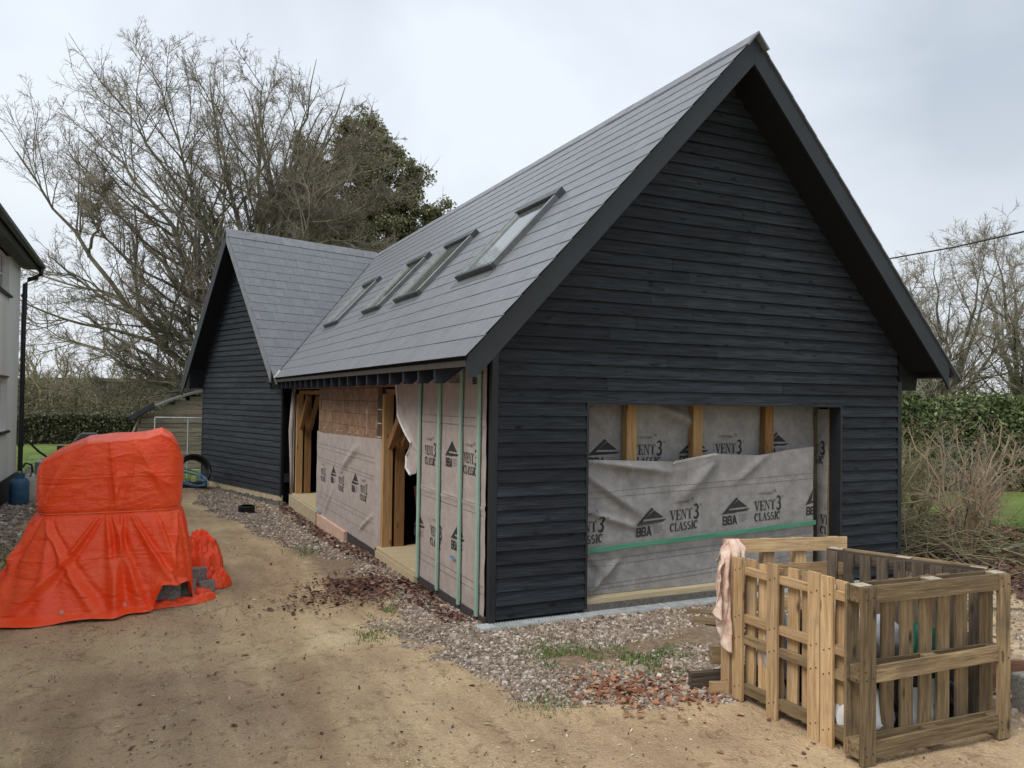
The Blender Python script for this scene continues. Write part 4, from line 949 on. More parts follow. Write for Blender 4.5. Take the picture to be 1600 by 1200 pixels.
    # corner pulled out to the left
    pull = np.exp(-(((AS-(f0-.75))/.25)**2))*sk**2.2; X_ = X_-.22*pull; Y_ = Y_-.02*pull
    pull = np.exp(-(((AS-(f0-.35))/.35)**2))*sk**2.5; Y_ = Y_-.07*pull; X_ = X_-.06*pull
    V = np.stack([X_+cx, Y_+cy, np.maximum(z, gz(X_+cx, Y_+cy)+.004)], -1)
    i = np.arange(nu*nvt).reshape(nvt, nu); j = np.roll(i, -1, 1)
    Fq = np.stack([i[:-1], i[1:], j[1:], j[:-1]], -1).reshape(-1, 4)
    t_ = thing('tarpaulin', (cx, cy, -.1), 'bright orange tarpaulin tied round a tall stack on the dirt yard', 'tarpaulin')
    obj('cover', mesh_np('cover', V, Fq, M_tarp, True), t_)
    # tie cord
    k = int(vb_*(nvt-1)); ring = V[k][::6]; b_ = MB(); b_.tube([q+np.array([(q[0]-cx)*.012, (q[1]-cy)*.02, .0]) for q in ring]+[ring[0]], .0055, 5, False); b_.build('tie_cord', plain('orange_cord', (.85, .22, .10), .5), t_)
    # crumpled tails and trailing hem strip
    def crumple(c_, sx, sy, sz, seed, rot=0, name='crumpled_corner'):
        nu_, nv_ = 70, 40; a_ = np.linspace(0, 2*np.pi, nu_, endpoint=False); r_ = np.linspace(0.02, 1, nv_); Aa, Rr = np.meshgrid(a_, r_)
        x = np.cos(Aa)*Rr; y = np.sin(Aa)*Rr; bx, by = x*3.1, y*3.1
        hgt = (1-Rr**2)**.6*(.55+.9*(1-np.abs(2*vn(bx+7, by, seed)-1))*.6+.5*(1-np.abs(2*vn(bx*2.4, by*2.4, seed+1)-1))*.5)*sz
        k_ = 1+.35*fbm(np.cos(Aa)*2+9, np.sin(Aa)*2, seed+2)*2
        X1, Y1 = x*k_*sx, y*k_*sy; ca, sa = math.cos(rot), math.sin(rot)
        Xr, Yr = c_[0]+X1*ca-Y1*sa, c_[1]+X1*sa+Y1*ca
        V2 = np.stack([Xr, Yr, gz(Xr, Yr)+.006+hgt], -1); i2 = np.arange(nu_*nv_).reshape(nv_, nu_); j2 = np.roll(i2, -1, 1)
        obj(name, mesh_np(name, V2, np.stack([i2[:-1], i2[1:], j2[1:], j2[:-1]], -1).reshape(-1, 4), M_tarp, True), t_)
    crumple((-2.13, 2.72), .17, .17, .17, 3)
    crumple((-2.22, 3.75), .24, .32, .36, 8, .5)
    crumple((-4.12, 2.05), .26, .15, .09, 15, .2)
    pts = [(-2.84, 1.93), (-2.70, 1.97), (-2.55, 1.98), (-2.42, 2.02), (-2.30, 2.10), (-2.22, 2.22), (-2.24, 2.32), (-2.32, 2.34), (-2.38, 2.46), (-2.42, 2.62)]
    Pc = []
    for q in range(60):
        t = q/59*(len(pts)-1); a_, f_ = int(min(t, len(pts)-2)), 0; f_ = t-a_; Pc.append((pts[a_][0]*(1-f_)+pts[a_+1][0]*f_, pts[a_][1]*(1-f_)+pts[a_+1][1]*f_))
    V3 = []; ns_ = 14
    for q, (x, y) in enumerate(Pc):
        d = np.array(Pc[min(q+1, 59)])-np.array(Pc[max(q-1, 0)]); d = d/np.linalg.norm(d); nn_ = np.array([-d[1], d[0]]); wq = .045+.04*vn(np.array(q*.15), np.array(0.), 3)
        for k in range(ns_):
            u_ = (k/(ns_-1)-.5)*2; h_ = .055*(1-u_*u_)*(.6+.8*float(vn(np.array(q*.35), np.array(k*.5), 9)))+(.06*max(0, (q-35)/24))
            V3.append((x+nn_[0]*wq*u_, y+nn_[1]*wq*u_, G(x, y)+.004+h_))
    i3 = np.arange(60*ns_).reshape(60, ns_)
    obj('trailing_hem', mesh_np('trailing_hem', V3, np.stack([i3[:-1, :-1], i3[1:, :-1], i3[1:, 1:], i3[:-1, 1:]], -1).reshape(-1, 4), M_tarp, True), t_)
    for ex_p in (-3.03, -3.55):
        sel_ = V.reshape(-1, 3); dd_ = np.abs(sel_[:, 0]-ex_p)+np.abs(sel_[:, 2]-.0)+10*(sel_[:, 1] > cy); q0 = sel_[dd_.argmin()]
        b_ = MB()
        for q in range(12):
            a_ = 2*math.pi*q/12; a2 = 2*math.pi*(q+1)/12; P4 = [(q0[0]+r_*math.cos(t), q0[1]-.012-.25*r_*math.sin(t)*-1, q0[2]+r_*math.sin(t)) for r_, t in ((.017, a_), (.017, a2), (.008, a2), (.008, a_))]
            b_.poly(P4)
        b_.build('eyelet', M_galv, t_)
    # stacked blocks beneath, showing where the hem is lifted
tarpaulin()
blab = ['grey concrete block lying under the lifted hem of the orange tarpaulin', 'chipped grey concrete block right of the one under the tarpaulin hem', 'dark grey concrete block just outside the trailing orange hem', 'grey block at the base of the stack inside the tarpaulin']
for k, (x, y, z, w_, h_, rx_, rz_) in enumerate([(-2.66, 2.12, .035, .30, .24, -.42, -.05), (-2.47, 2.22, .01, .21, .19, -.40, -.22), (-2.25, 2.42, -.03, .17, .13, -.1, .3), (-2.45, 2.62, .03, .44, .22, 0, 0)]):
    b_ = MB(); b_.box(-w_/2, w_/2, -.05, .05, -h_/2, h_/2)
    o = b_.build('concrete_block', M_block, bevel=.006, W=Matrix.Translation((x, y, z)) @ Matrix.Rotation(rz_, 4, 'Z') @ Matrix.Rotation(rx_, 4, 'X')); tag(o, blab[k], 'concrete block', 'blocks weighing down the tarpaulin')

# ------------------------------------------------------------------ pallets
PZ = -.09
# near pallet (faces the camera): block pallet stood on edge
p1 = thing('pallet', (1.55, -3.35, PZ), 'dark weathered pallet nearest the camera, three boxed rails across upright slats', 'pallet', 'pallets forming the rubbish bay')
a = np.array([.905, -3.36, 0]); b1 = np.array([2.14, -3.44, 0]); dx = nrm(b1-a); nout = np.array([dx[1], -dx[0], 0]); Lp = np.linalg.norm(b1-a)
def pp(s_, o_, z): return a+dx*s_+nout*o_+np.array([0, 0, z])
for s_, ww in ((.052, .105), (Lp-.052, .10)): plank('outer_upright', pp(s_, .0, PZ+.0), pp(s_, .0, .95), ww, .024, nout, M_pald, p1, wob=.0008)
for z in (.905, .435, -.005):
    h_ = .1 if z > .8 else .095
    plank('rail', pp(.108, -.004, z), pp(Lp-.106, -.004, z+(.0 if z > .8 else .02)), h_, .022, nout, M_pald, p1, wob=.0008)
    for s_ in (.052, Lp/2, Lp-.052):
        bb = MB(); bb.obox(pp(s_-.052, -.028, z-.05), dx*.104, -nout*.075, (0, 0, .096)); bk = bb.build('block', M_pald, p1, bevel=.003)
        if z < .8: continue
        bb = MB(); bb.obox(pp(s_-.050, -.027, z+.0465), dx*.100, -nout*.077, (0, 0, .004)); bb.build('pale_end_grain', M_endgrain, bk)
    plank('inner_rail', pp(.0, -.106, z), pp(Lp, -.106, z), h_-.004, .018, nout, M_pald, p1, wob=.0008)
sx = [.05, .175, .33, .49, .645, .80, .965, 1.19]
for k, s_ in enumerate(sx): plank('deck_slat', pp(s_, -.127, PZ+.01+random.uniform(0, .02)), pp(s_+random.uniform(-.008, .008), -.127, .94+random.uniform(-.01, .015)), .10, .018, nout, M_pald, p1, wob=.0009)
# left pallet
p2 = thing('pallet', (.97, -2.6, PZ), 'pale pine pallet forming the left side of the bay, paired outer boards', 'pallet', 'pallets forming the rubbish bay')
no = np.array([-1, -.02, 0])
for y, ww, t0, t1 in ((-2.11, .088, .91, -.09), (-2.235, .10, .915, -.09), (-2.575, .095, .935, -.10), (-2.94, .095, .955, -.10), (-3.045, .095, .95, -.11)):
    plank('outer_board', (.955, y, t1), (.955+random.uniform(-.004, .004), y+.005, t0), ww, .02, no, M_pal, p2, wob=.0009)
for z, hh in ((.835, .05), (.50, .055), (.35, .055), (.005, .07)):
    plank('stringer', (1.02, -2.06, z-.01), (1.02, -3.2, z+.01), hh, .095, no, M_pal, p2, wob=.0008) if False else plank('stringer', (.978, -2.06, z-.012), (.978, -3.2, z+.01), hh, .042, no, M_pald if z < .4 else M_pal, p2, wob=.0008)
for k in range(8):
    y = -2.15-k*.135; plank('deck_board', (1.025, y, -.06), (1.025, y+random.uniform(-.006, .006), .90+random.uniform(-.03, .045)), .092, .018, no, M_pal, p2, wob=.0009)
# back pallet
p3 = thing('pallet', (1.6, -2.05, PZ), 'pale pallet closing the back of the bay with wide level boards', 'pallet', 'pallets forming the rubbish bay')
a3 = np.array([1.08, -1.99, 0]); d3 = nrm((.97, -.23, 0)); n3 = np.array([d3[1], -d3[0], 0])
for z, ww in ((.945, .10), (.755, .10), (.50, .10), (.25, .1), (0, .1)): plank('level_board', a3+np.array([0, 0, z]), a3+d3*1.0+np.array([0, 0, z]), ww, .018, n3, M_pal, p3, wob=.0009)
for s_ in (.05, .35, .62, .93): plank('bearer', a3+d3*s_-n3*.025+np.array([0, 0, PZ]), a3+d3*s_-n3*.025+np.array([0, 0, .985]), .09, .075, n3, M_pal, p3, wob=.0008)
# right pallet
p4 = thing('pallet', (1.95, -2.8, PZ), 'grey brown weathered pallet on the right side of the bay with narrow dark slats', 'pallet', 'pallets forming the rubbish bay')
a4 = np.array([1.74, -2.30, 0]); e4 = np.array([2.12, -3.27, 0]); d4 = nrm(e4-a4); n4 = np.array([-d4[1], d4[0], 0]); n4 = n4 if n4[0] < 0 else -n4; L4 = np.linalg.norm(e4-a4)
for k in range(9):
    s_ = .05+k*(L4-.1)/8; plank('slat', a4+d4*s_+np.array([0, 0, PZ+.01]), a4+d4*s_+np.array([0, 0, .925]), .074, .018, n4, M_palg, p4, wob=.0009)
for z in (.895, .43, 0): plank('rail', a4-n4*.02+np.array([0, 0, z]), a4+d4*L4-n4*.02+np.array([0, 0, z+.01]), .085, .02, n4, M_palg, p4, wob=.001)
for z in (.895, .43, 0):
    plank('outer_rail', a4-n4*.12+np.array([0, 0, z]), a4+d4*L4-n4*.12+np.array([0, 0, z+.01]), .085, .02, n4, M_pald, p4, wob=.001)
    for s_ in (.05, L4/2, L4-.05):
        bb = MB(); bb.obox(a4+d4*(s_-.05)-n4*.042+np.array([0, 0, z-.04]), d4*.1, -n4*.076, (0, 0, .081)); bk = bb.build('block', M_palg, p4, bevel=.003)
        if z < .8: continue
        bb = MB(); bb.obox(a4+d4*(s_-.048)-n4*.043+np.array([0, 0, z+.0415]), d4*.096, -n4*.074, (0, 0, .004)); bb.build('pale_end_grain', M_endgrain, bk)
# nail heads on the front pallets
nb = MB()
for s_ in (.052, Lp-.052):
    for z in (.905, .435, -.005):
        for du, dz in ((-.03, .02), (.03, -.02), (-.02, -.03)): nb.obox(pp(s_+du-.004, .0005, z+dz), dx*.008, nout*.002, (0, 0, .008))
o = nb.build('nail_heads', M_dark, p1); o['kind'] = 'stuff'
nb = MB()
for y in (-2.11, -2.235, -2.575, -2.94, -3.045):
    for z in (.835, .50, .35, .005):
        for dy, dz in ((-.022, .01), (.022, -.01)): nb.box(.9525, .9545, y+dy-.004, y+dy+.004, z+dz-.004, z+dz+.004)
o = nb.build('nail_heads', M_dark, p2); o['kind'] = 'stuff'
def blob(name, c_, r_, sq, m, label, cat, seed, group=None, sub=4, amp=.28):
    bm = bmesh.new(); bmesh.ops.create_icosphere(bm, subdivisions=sub, radius=1)
    for v in bm.verts:
        p = np.array(v.co); a_ = p[0]*2.1+p[2]; b2 = p[1]*2.1-p[2]*1.3
        k = 1+amp*(float(fbm(np.array(a_+seed), np.array(b2), seed))*2)+amp*.55*(1-abs(2*float(vn(np.array(a_*2.3), np.array(b2*2.3+seed), seed+3))-1)-.5)
        v.co = Vector((p[0]*k*r_[0], p[1]*k*r_[1], p[2]*k*r_[2]))
        if v.co.z < -r_[2]*.7: v.co.z = -r_[2]*.7
    me_ = bpy.data.meshes.new(name); bm.to_mesh(me_); bm.free(); me_.materials.append(m)
    for q in me_.polygons: q.use_smooth = True
    return tag(obj(name, me_, None, Matrix.Translation(c_)), label, cat, group)
M_bagw = plain('white_plastic_bag', (.70, .72, .74), .35); M_bagb = plain('black_plastic_bag', (.012, .013, .015), .28); M_bagg = plain('dark_green_sack', (.012, .09, .06), .35); M_bagy = plain('pale_grey_sack', (.36, .38, .41), .5)
blob('rubbish_bag', (1.22, -3.08, .10), (.20, .15, .24), 1, M_bagw, 'crumpled white plastic bag low behind the left slats of the near pallet', 'rubbish bag', 3)
blob('rubbish_bag', (1.52, -3.0, .16), (.24, .17, .28), 1, M_bagb, 'shiny black rubbish bag in the middle of the pallet bay', 'rubbish bag', 5)
blob('rubbish_bag', (1.78, -3.10, .34), (.15, .12, .25), 1, M_bagg, 'dark green sack leaning behind the right slats of the near pallet', 'rubbish bag', 8)
blob('rubbish_bag', (1.36, -3.02, .50), (.19, .16, .15), 1, M_bagy, 'pale grey sack on top of the heap in the pallet bay', 'rubbish bag', 12)
blob('rubbish_bag', (1.30, -2.6, .22), (.17, .2, .32), 1, M_bagb, 'tall black bag against the left pine pallet', 'rubbish bag', 15)
blob('rubbish_bag', (1.52, -2.6, .60), (.20, .17, .15), 1, M_bagw, 'white bag near the top of the heap by the back pallet', 'rubbish bag', 18)
blob('rubbish_bag', (1.62, -2.75, .10), (.24, .22, .22), 1, M_bagb, 'black bag at the bottom under the grey sack', 'rubbish bag', 25)
blob('rubbish_bag', (1.62, -3.18, .06), (.15, .07, .16), 1, M_bagw, 'small white bag low between the middle slats of the near pallet', 'rubbish bag', 28)
blob('rubbish_bag', (1.16, -2.85, 0.02), (0.12, 0.14, 0.14), 1, M_bagb, 'black plastic crumpled low in the left corner of the bay', 'rubbish bag', 50, amp=.38)
blob('rubbish_bag', (1.42, -3.12, 0.0), (0.12, 0.09, 0.12), 1, M_bagb, 'small black sack pressed against the front slats', 'rubbish bag', 53, amp=.38)
blob('rubbish_bag', (1.9, -3.1, 0.05), (0.13, 0.1, 0.16), 1, M_bagb, 'black sack behind the right hand slats of the near pallet', 'rubbish bag', 56, amp=.38)
blob('rubbish_bag', (1.82, -3.0, 0.42), (0.13, 0.12, 0.1), 1, M_bagw, 'white crumpled bag high behind the right slats', 'rubbish bag', 59, amp=.38)
blob('rubbish_bag', (1.75, -3.2, 0.16), (0.07, 0.05, 0.1), 1, M_bagw, 'scrap of white plastic between the right slats', 'rubbish bag', 62, amp=.38)
blob('rubbish_bag', (1.3, -3.18, 0.3), (0.08, 0.06, 0.12), 1, M_bagb, 'black scrap between the left slats of the near pallet', 'rubbish bag', 65, amp=.38)
blob('rubbish_bag', (1.12, -2.45, 0.3), (0.1, 0.14, 0.26), 1, M_bagy, 'grey sack behind the rear boards of the pine pallet', 'rubbish bag', 68, amp=.38)
b_ = MB(); b_.tube([(1.35, -2.7, .62), (1.42, -2.9, .60), (1.5, -3.1, .55)], .05, 14); tag(b_.build('plastic_tub', plain('pale_plastic', (.62, .62, .58), .4), smooth=True), 'pale plastic tube lying on top of the rubbish heap', 'plastic tube')
# towel over the back left corner
def towel():
    nu_, nv_ = 60, 90; u_, v_ = np.meshgrid(np.linspace(0, 1, nu_), np.linspace(0, 1, nv_))
    topx = 1.12; L = .95+.0*u_
    ztip = np.interp(u_, [0, .15, .35, .5, .62, .75, 1], [.52, .44, .25, .22, .42, .38, .50])
    fold = .035*np.sin(u_*19+1.2*np.sin(v_*3))*ss(.0, .35, v_)+.02*np.sin(u_*41+v_*4)*ss(.1, .5, v_)
    arcv = np.clip(v_/.16, 0, 1)
    # drape from behind the board, over the top, down the outside (towards -x and -y)
    wdt = .22+.10*v_
    px_ = .80+u_*wdt*.92+.13*(1-u_)*(1-ss(0, .35, v_)); py = -2.06-.03*u_
    drop = .10*(1-ss(0, .5, u_)); z = np.where(v_ < .16, .93+.085*np.sin(arcv*np.pi/2)-drop, (1.015-drop)-(v_-.16)/.84*(1.015-drop-ztip))
    ox = np.where(v_ < .16, .10*(1-arcv), -.055*ss(.16, .25, v_)-.02*v_)
    Xx = px_+.02*fbm(u_*4, v_*6, 3)*2; Yy = py+ox-.02-fold*1.0+.03*fbm(u_*5, v_*5, 9)
    Xx = Xx+(1-v_)*(.05)
    V = np.stack([Xx, Yy, z+.012*fbm(u_*8, v_*8, 2)], -1).reshape(-1, 3)
    i = np.arange(nu_*nv_).reshape(nv_, nu_); Fq = np.stack([i[:-1, :-1], i[:-1, 1:], i[1:, 1:], i[1:, :-1]], -1).reshape(-1, 4)
    me_ = mesh_np('towel', V, Fq, M_towel, True); o = obj('towel', me_); md = o.modifiers.new('s', 'SOLIDIFY'); md.thickness = .008
    tag(o, 'pink and cream towel hanging over the back left corner of the pallet bay', 'towel')
towel()
# loose timber near the bay
def log_board(name, p0, p1, w_, t_, nrml, m, label, cat='plank'): tag(plank(name, p0, p1, w_, t_, nrml, m, None, wob=.0009), label, cat)
log_board('timber_board', (2.0, -.24, -.05), (2.65, -.72, -.05), .15, .03, (0, 0, 1), M_pald, 'brown board lying on the gravel behind the towel, nearest the wall')
log_board('timber_board', (1.92, -.52, -.05), (2.5, -1.02, -.05), .14, .03, (0, 0, 1), M_pald, 'brown board lying in front of the other board behind the towel')
log_board('timber_offcut', (.78, -1.95, -.03), (1.10, -2.0, -.03), .11, .05, (-.15, -1, 0), M_palg, 'grey wood offcut sticking out at the left foot of the pine pallet', 'offcut')
log_board('timber_offcut', (.86, -2.08, -.06), (1.0, -2.12, -.06), .09, .05, (-.2, -1, 0), M_pal, 'short pale wood offcut in front of the grey one by the pine pallet', 'offcut')
log_board('timber_offcut', (.95, -1.97, .14), (1.02, -1.99, .14), .13, .05, (-.2, -1, 0), M_pald, 'brown timber block on end under the towel', 'offcut')
log_board('timber_board', (2.35, -2.85, .10), (3.6, -3.2, .02), .20, .04, (-.3, -1, .05), wood('reddish_board', (.14, .07, .04), (.27, .15, .09), .1), 'reddish brown board on edge behind the right post of the near pallet')
b_ = MB(); b_.prism([(2.62, -3.30, -.12), (3.0, -3.38, -.12), (3.0, -3.38, .16), (2.60, -3.30, .16)], (.03, .18, 0)); tag(b_.build('hollow_block', M_block, bevel=.01), 'rough brown concrete block at the right edge beside the near pallet', 'concrete block')
b_ = MB(); b_.tube([(4.0, -1.2, .02), (4.35, -1.35, .03)], .035, 8); tag(b_.build('clay_pipe', plain('orange_clay', (.52, .17, .07), .7)), 'short piece of orange clay pipe on the ground behind the pallets', 'pipe')
for k, (x, y, r_, lb) in enumerate([(4.75, -1.0, (.22, .14, .05), 'flat pale grey stone on the soil at the right edge'), (4.9, -.75, (.25, .2, .10), 'larger dark stone under the flat pale stone at the right edge')]):
    blob('stone', (x, y, G(x, y)+.06*(1-k)+.03), r_, 1, M_block if k == 0 else M_concrete, lb, 'stone', 30+k, sub=3, amp=.12)

# ------------------------------------------------------------------ yard bits in the middle distance
rx_, ry_ = -1.02, 9.25; zz = G(rx_, ry_); t_ = thing('pipe_ring', (rx_, ry_, zz), 'short black corrugated pipe ring standing on the gravel in front of the wing', 'pipe ring')
b_ = MB(); prof = []
for k in range(4): prof += [(.158, k*.036), (.158, k*.036+.02), (.143, k*.036+.024), (.143, k*.036+.034)]
b_.lathe((rx_, ry_, zz-.01), prof, 28); b_.build('ribbed_wall', M_black, t_)
b_ = MB(); b_.lathe((rx_, ry_, zz+.12), [(.150, 0), (.150, .012)], 28); b_.build('lid', plain('dark_grey_lid', (.05, .06, .055), .6), t_)
def coil(c_, r_, n_, rad, m, name, label, tilt, seed):
    rg = np.random.default_rng(seed); pts = []
    Rm = Matrix.Rotation(tilt[0], 3, 'X') @ Matrix.Rotation(tilt[1], 3, 'Y')
    for k in range(n_*22):
        a_ = 2*math.pi*k/22; rr_ = r_*(1+.10*math.sin(k*.13+seed)); v = Rm @ Vector((rr_*math.cos(a_), rr_*math.sin(a_), .05*math.sin(k*.21))); pts.append((c_[0]+v.x, c_[1]+v.y, max(c_[2]+v.z, -.08)))
    b_ = MB(); b_.tube(pts, rad, 7); tag(b_.build(name, m, smooth=True), label, 'hose')
coil((-1.75, 13.2, .22), .36, 3, .035, M_black, 'pipe_coil', 'coil of thick black pipe leaning at the far corner of the wing', (1.25, .2), 1)
coil((-1.8, 13.0, .08), .36, 3, .014, M_blue, 'blue_hose', 'loops of thin blue water pipe around the black pipe coil', (.35, .3), 2)
b_ = MB(); b_.box(-2.3, -1.45, 13.0, 13.4, -.12, .0); tag(b_.build('rubber_mat', M_black, bevel=.01), 'low dark slab under the pipe coils', 'slab')
b_ = MB(); b_.box(-1.80, -1.70, 12.85, 12.92, .02, .16); tag(b_.build('pipe_fitting', plain('yellow_green_plastic', (.45, .48, .18), .5), bevel=.01), 'small yellow green plastic fitting in front of the coils', 'fitting')
# mesh panels
fp = thing('fence_panel', (-1.8, 15.2, -.1), 'grey tubular mesh fence panel standing left of the wing', 'fence panel')
b_ = MB(); X0, X1, Yf = -2.55, -.9, 15.0
for x in (X0, -1.78, -1.30, -1.24, X1): b_.tube([(x, Yf, -.1), (x, Yf, 1.44)], .022, 6)
b_.tube([(X0, Yf, 1.44), (X1, Yf, 1.42)], .022, 6); b_.tube([(X0, Yf, .1), (X1, Yf, .1)], .022, 6); b_.build('tube_frame', M_galv, fp)
b_ = MB()
for k in range(44): x = X0+.0375*k; b_.obox((x, Yf, .1), (.004, 0, 0), (0, .004, 0), (0, 0, 1.33))
for k in range(9): b_.obox((X0, Yf+.005, .15+k*.15), (1.65, 0, 0), (0, .004, 0), (0, 0, .004))
o = b_.build('wire_mesh', M_skyframe, fp); o['kind'] = 'stuff'
# curved timber shed
shd = thing('timber_shed', (-1.3, 18.5, -.1), 'weathered timber shed with low curved roof behind the mesh panel', 'shed')
M_oldwood = wood('old_shed_board', (.17, .135, .10), (.40, .34, .26), .25, True, .9)
arcx = lambda x: 1.22+.95*math.sin(math.pi*np.clip((x+3.0)/5.2, 0, 1))**.75
for k in range(17):
    z = -.1+k*.13
    xs = [x for x in np.linspace(-2.95, 2.1, 120) if arcx(x) > z+.13]
    if xs: plank('shed_board', (min(xs), 18.0+random.uniform(-.01, .01), z+.065), (max(xs), 18.0, z+.065+random.uniform(-.01, .01)), .122, .02, (0, -1, 0), M_oldwood, shd, wob=.004)
b_ = MB()
for i in range(24):
    xa, xb = -3.1+5.3*i/24, -3.1+5.3*(i+1)/24; b_.obox((xa, 17.85, arcx(xa)+.02), (xb-xa, 0, arcx(xb)-arcx(xa)), (0, 4, 0), (0, 0, .06))
b_.build('curved_roof', plain('grey_felt', (.16, .165, .155), .8), shd)
b_ = MB(); b_.obox((-3.12, 17.75, 1.28), (.62, 0, .40), (0, .3, 0), (-.05, 0, .12)); b_.build('roof_edge_sheet', plain('black_sheet', (.04, .043, .05), .5), shd)
b_ = MB(); b_.tube([(-2.92, 17.9, 1.3), (-3.1, 17.8, .8), (-3.15, 17.8, -.1)], .035, 6); b_.build('leaning_post', M_oldwood, shd)
b_ = MB(); b_.box(-2.9, 2.0, 18.03, 20.5, -.1, 1.2); b_.build('shed_core', M_dark, shd)
# covered barbecue peeking over the tarpaulin
bq = thing('barbecue', (-4.05, 16, -.1), 'covered barbecue with sloping dark grey lid behind the orange tarpaulin', 'barbecue')
b_ = MB(); b_.prism([(-4.40, 15.7, .80), (-4.22, 15.7, 1.02), (-3.88, 15.7, 1.02), (-3.70, 15.7, .80)], (0, .5, 0)); b_.build('lid', plain('dark_grey_cover', (.05, .052, .055), .5), bq, bevel=.02)
b_ = MB(); b_.box(-4.40, -3.70, 15.7, 16.2, -.1, .80); b_.build('body', M_black, bq)
b_ = MB(); b_.box(-4.78, -4.62, 16.4, 16.55, -.1, .68); tag(b_.build('garden_post', M_black, bevel=.01), 'small dark post on the lawn left of the barbecue', 'post')

# ------------------------------------------------------------------ vegetation generators
def unit(a): return a/(np.linalg.norm(a, axis=-1, keepdims=True)+1e-9)
def grow(Pb, D, L, R0, npts, curl, up, rg, r1=.35, side=None):
    B = len(Pb); out_ = np.zeros((B, npts, 3)); out_[:, 0] = Pb; d = unit(D.copy()); st = (L/(npts-1))[:, None]
    for i in range(1, npts):
        d = unit(d+curl*rg.normal(size=(B, 3))+np.array([0, 0, up])); out_[:, i] = out_[:, i-1]+d*st
    rad = R0[:, None]*np.linspace(1, r1, npts)[None]
    return out_, rad
def kids(pts, rad, m_, t0, ang, lf, Lp, rf, npts, curl, up, rg, t1=1.0, minr=0, r1=.35, flat=None):
    B, N, _ = pts.shape; t = rg.uniform(t0, t1, (B, m_)); x = t*(N-1); i = np.clip(x.astype(int), 0, N-2); f = (x-i)[..., None]
    bi = np.arange(B)[:, None]; P0 = pts[bi, i]*(1-f)+pts[bi, i+1]*f; T = unit(pts[bi, i+1]-pts[bi, i])
    rr = rad[bi, i]*(1-f[..., 0])+rad[bi, i+1]*f[..., 0]
    q = rg.normal(size=T.shape); q = unit(q-(q*T).sum(-1, keepdims=True)*T)
    a = np.radians(rg.uniform(ang[0], ang[1], (B, m_)))[..., None]; D = T*np.cos(a)+q*np.sin(a)
    L = Lp[:, None]*lf*rg.uniform(.55, 1.25, (B, m_))*(1.15-.55*t)
    R0 = np.maximum(rr*rf, minr)
    P0, D, L, R0 = P0.reshape(-1, 3), D.reshape(-1, 3), L.ravel(), R0.ravel()
    p, r = grow(P0, D, L, R0, npts, curl, up, rg, r1); return p, r, L
def tubes(groups):
    VV, FF = [], []; base = 0
    for pts, rad, sides in groups:
        B, N, _ = pts.shape
        T = np.zeros_like(pts); T[:, 1:-1] = pts[:, 2:]-pts[:, :-2]; T[:, 0] = pts[:, 1]-pts[:, 0]; T[:, -1] = pts[:, -1]-pts[:, -2]; T = unit(T)
        ref = np.where(np.abs(T[:, :1, 2:3]) < .8, np.array([0, 0, 1.]), np.array([1., 0, 0])); ref = np.broadcast_to(ref, T.shape)
        u_ = unit(np.cross(T, ref)); w_ = np.cross(T, u_)
        a_ = 2*np.pi*np.arange(sides)/sides
        ring = pts[:, :, None]+rad[:, :, None, None]*(u_[:, :, None]*np.cos(a_)[None, None, :, None]+w_[:, :, None]*np.sin(a_)[None, None, :, None])
        VV.append(ring.reshape(-1, 3)); i = base+np.arange(B*N*sides).reshape(B, N, sides); j = np.roll(i, -1, 2)
        FF.append(np.stack([i[:, :-1], j[:, :-1], j[:, 1:], i[:, 1:]], -1).reshape(-1, 4)); base += B*N*sides
    return np.concatenate(VV), np.concatenate(FF)
def resample(pl, n_, rg, jit=.0):
    pl = np.array(pl, float); d = np.r_[0, np.cumsum(np.linalg.norm(np.diff(pl, axis=0), axis=1))]; t = np.linspace(0, d[-1], n_)
    o_ = np.stack([np.interp(t, d, pl[:, k]) for k in range(3)], -1)
    # smooth
    for _ in range(2): o_[1:-1] = (o_[:-2]+2*o_[1:-1]+o_[2:])/4
    o_[1:] += jit*rg.normal(size=o_[1:].shape); return o_, d[-1]
def leaves(P, size, seed, asp=.55, up=0, sizev=.4):
    rg = np.random.default_rng(seed); n_ = len(P); nr = unit(rg.normal(size=(n_, 3))+np.array([0, 0, up])); q = unit(np.cross(nr, rg.normal(size=(n_, 3)))); w_ = np.cross(nr, q)
    s_ = (size*(1+sizev*rg.uniform(-1, 1, n_)))[:, None]
    a = P+q*s_; b_ = P+w_*s_*asp+nr*s_*.15; c_ = P-q*s_; d_ = P-w_*s_*asp+nr*s_*.15
    V = np.stack([a, b_, c_, d_], 1).reshape(-1, 3); F = np.arange(n_*4).reshape(-1, 4); return V, F, np.repeat(rg.uniform(0, 1, n_), 4)

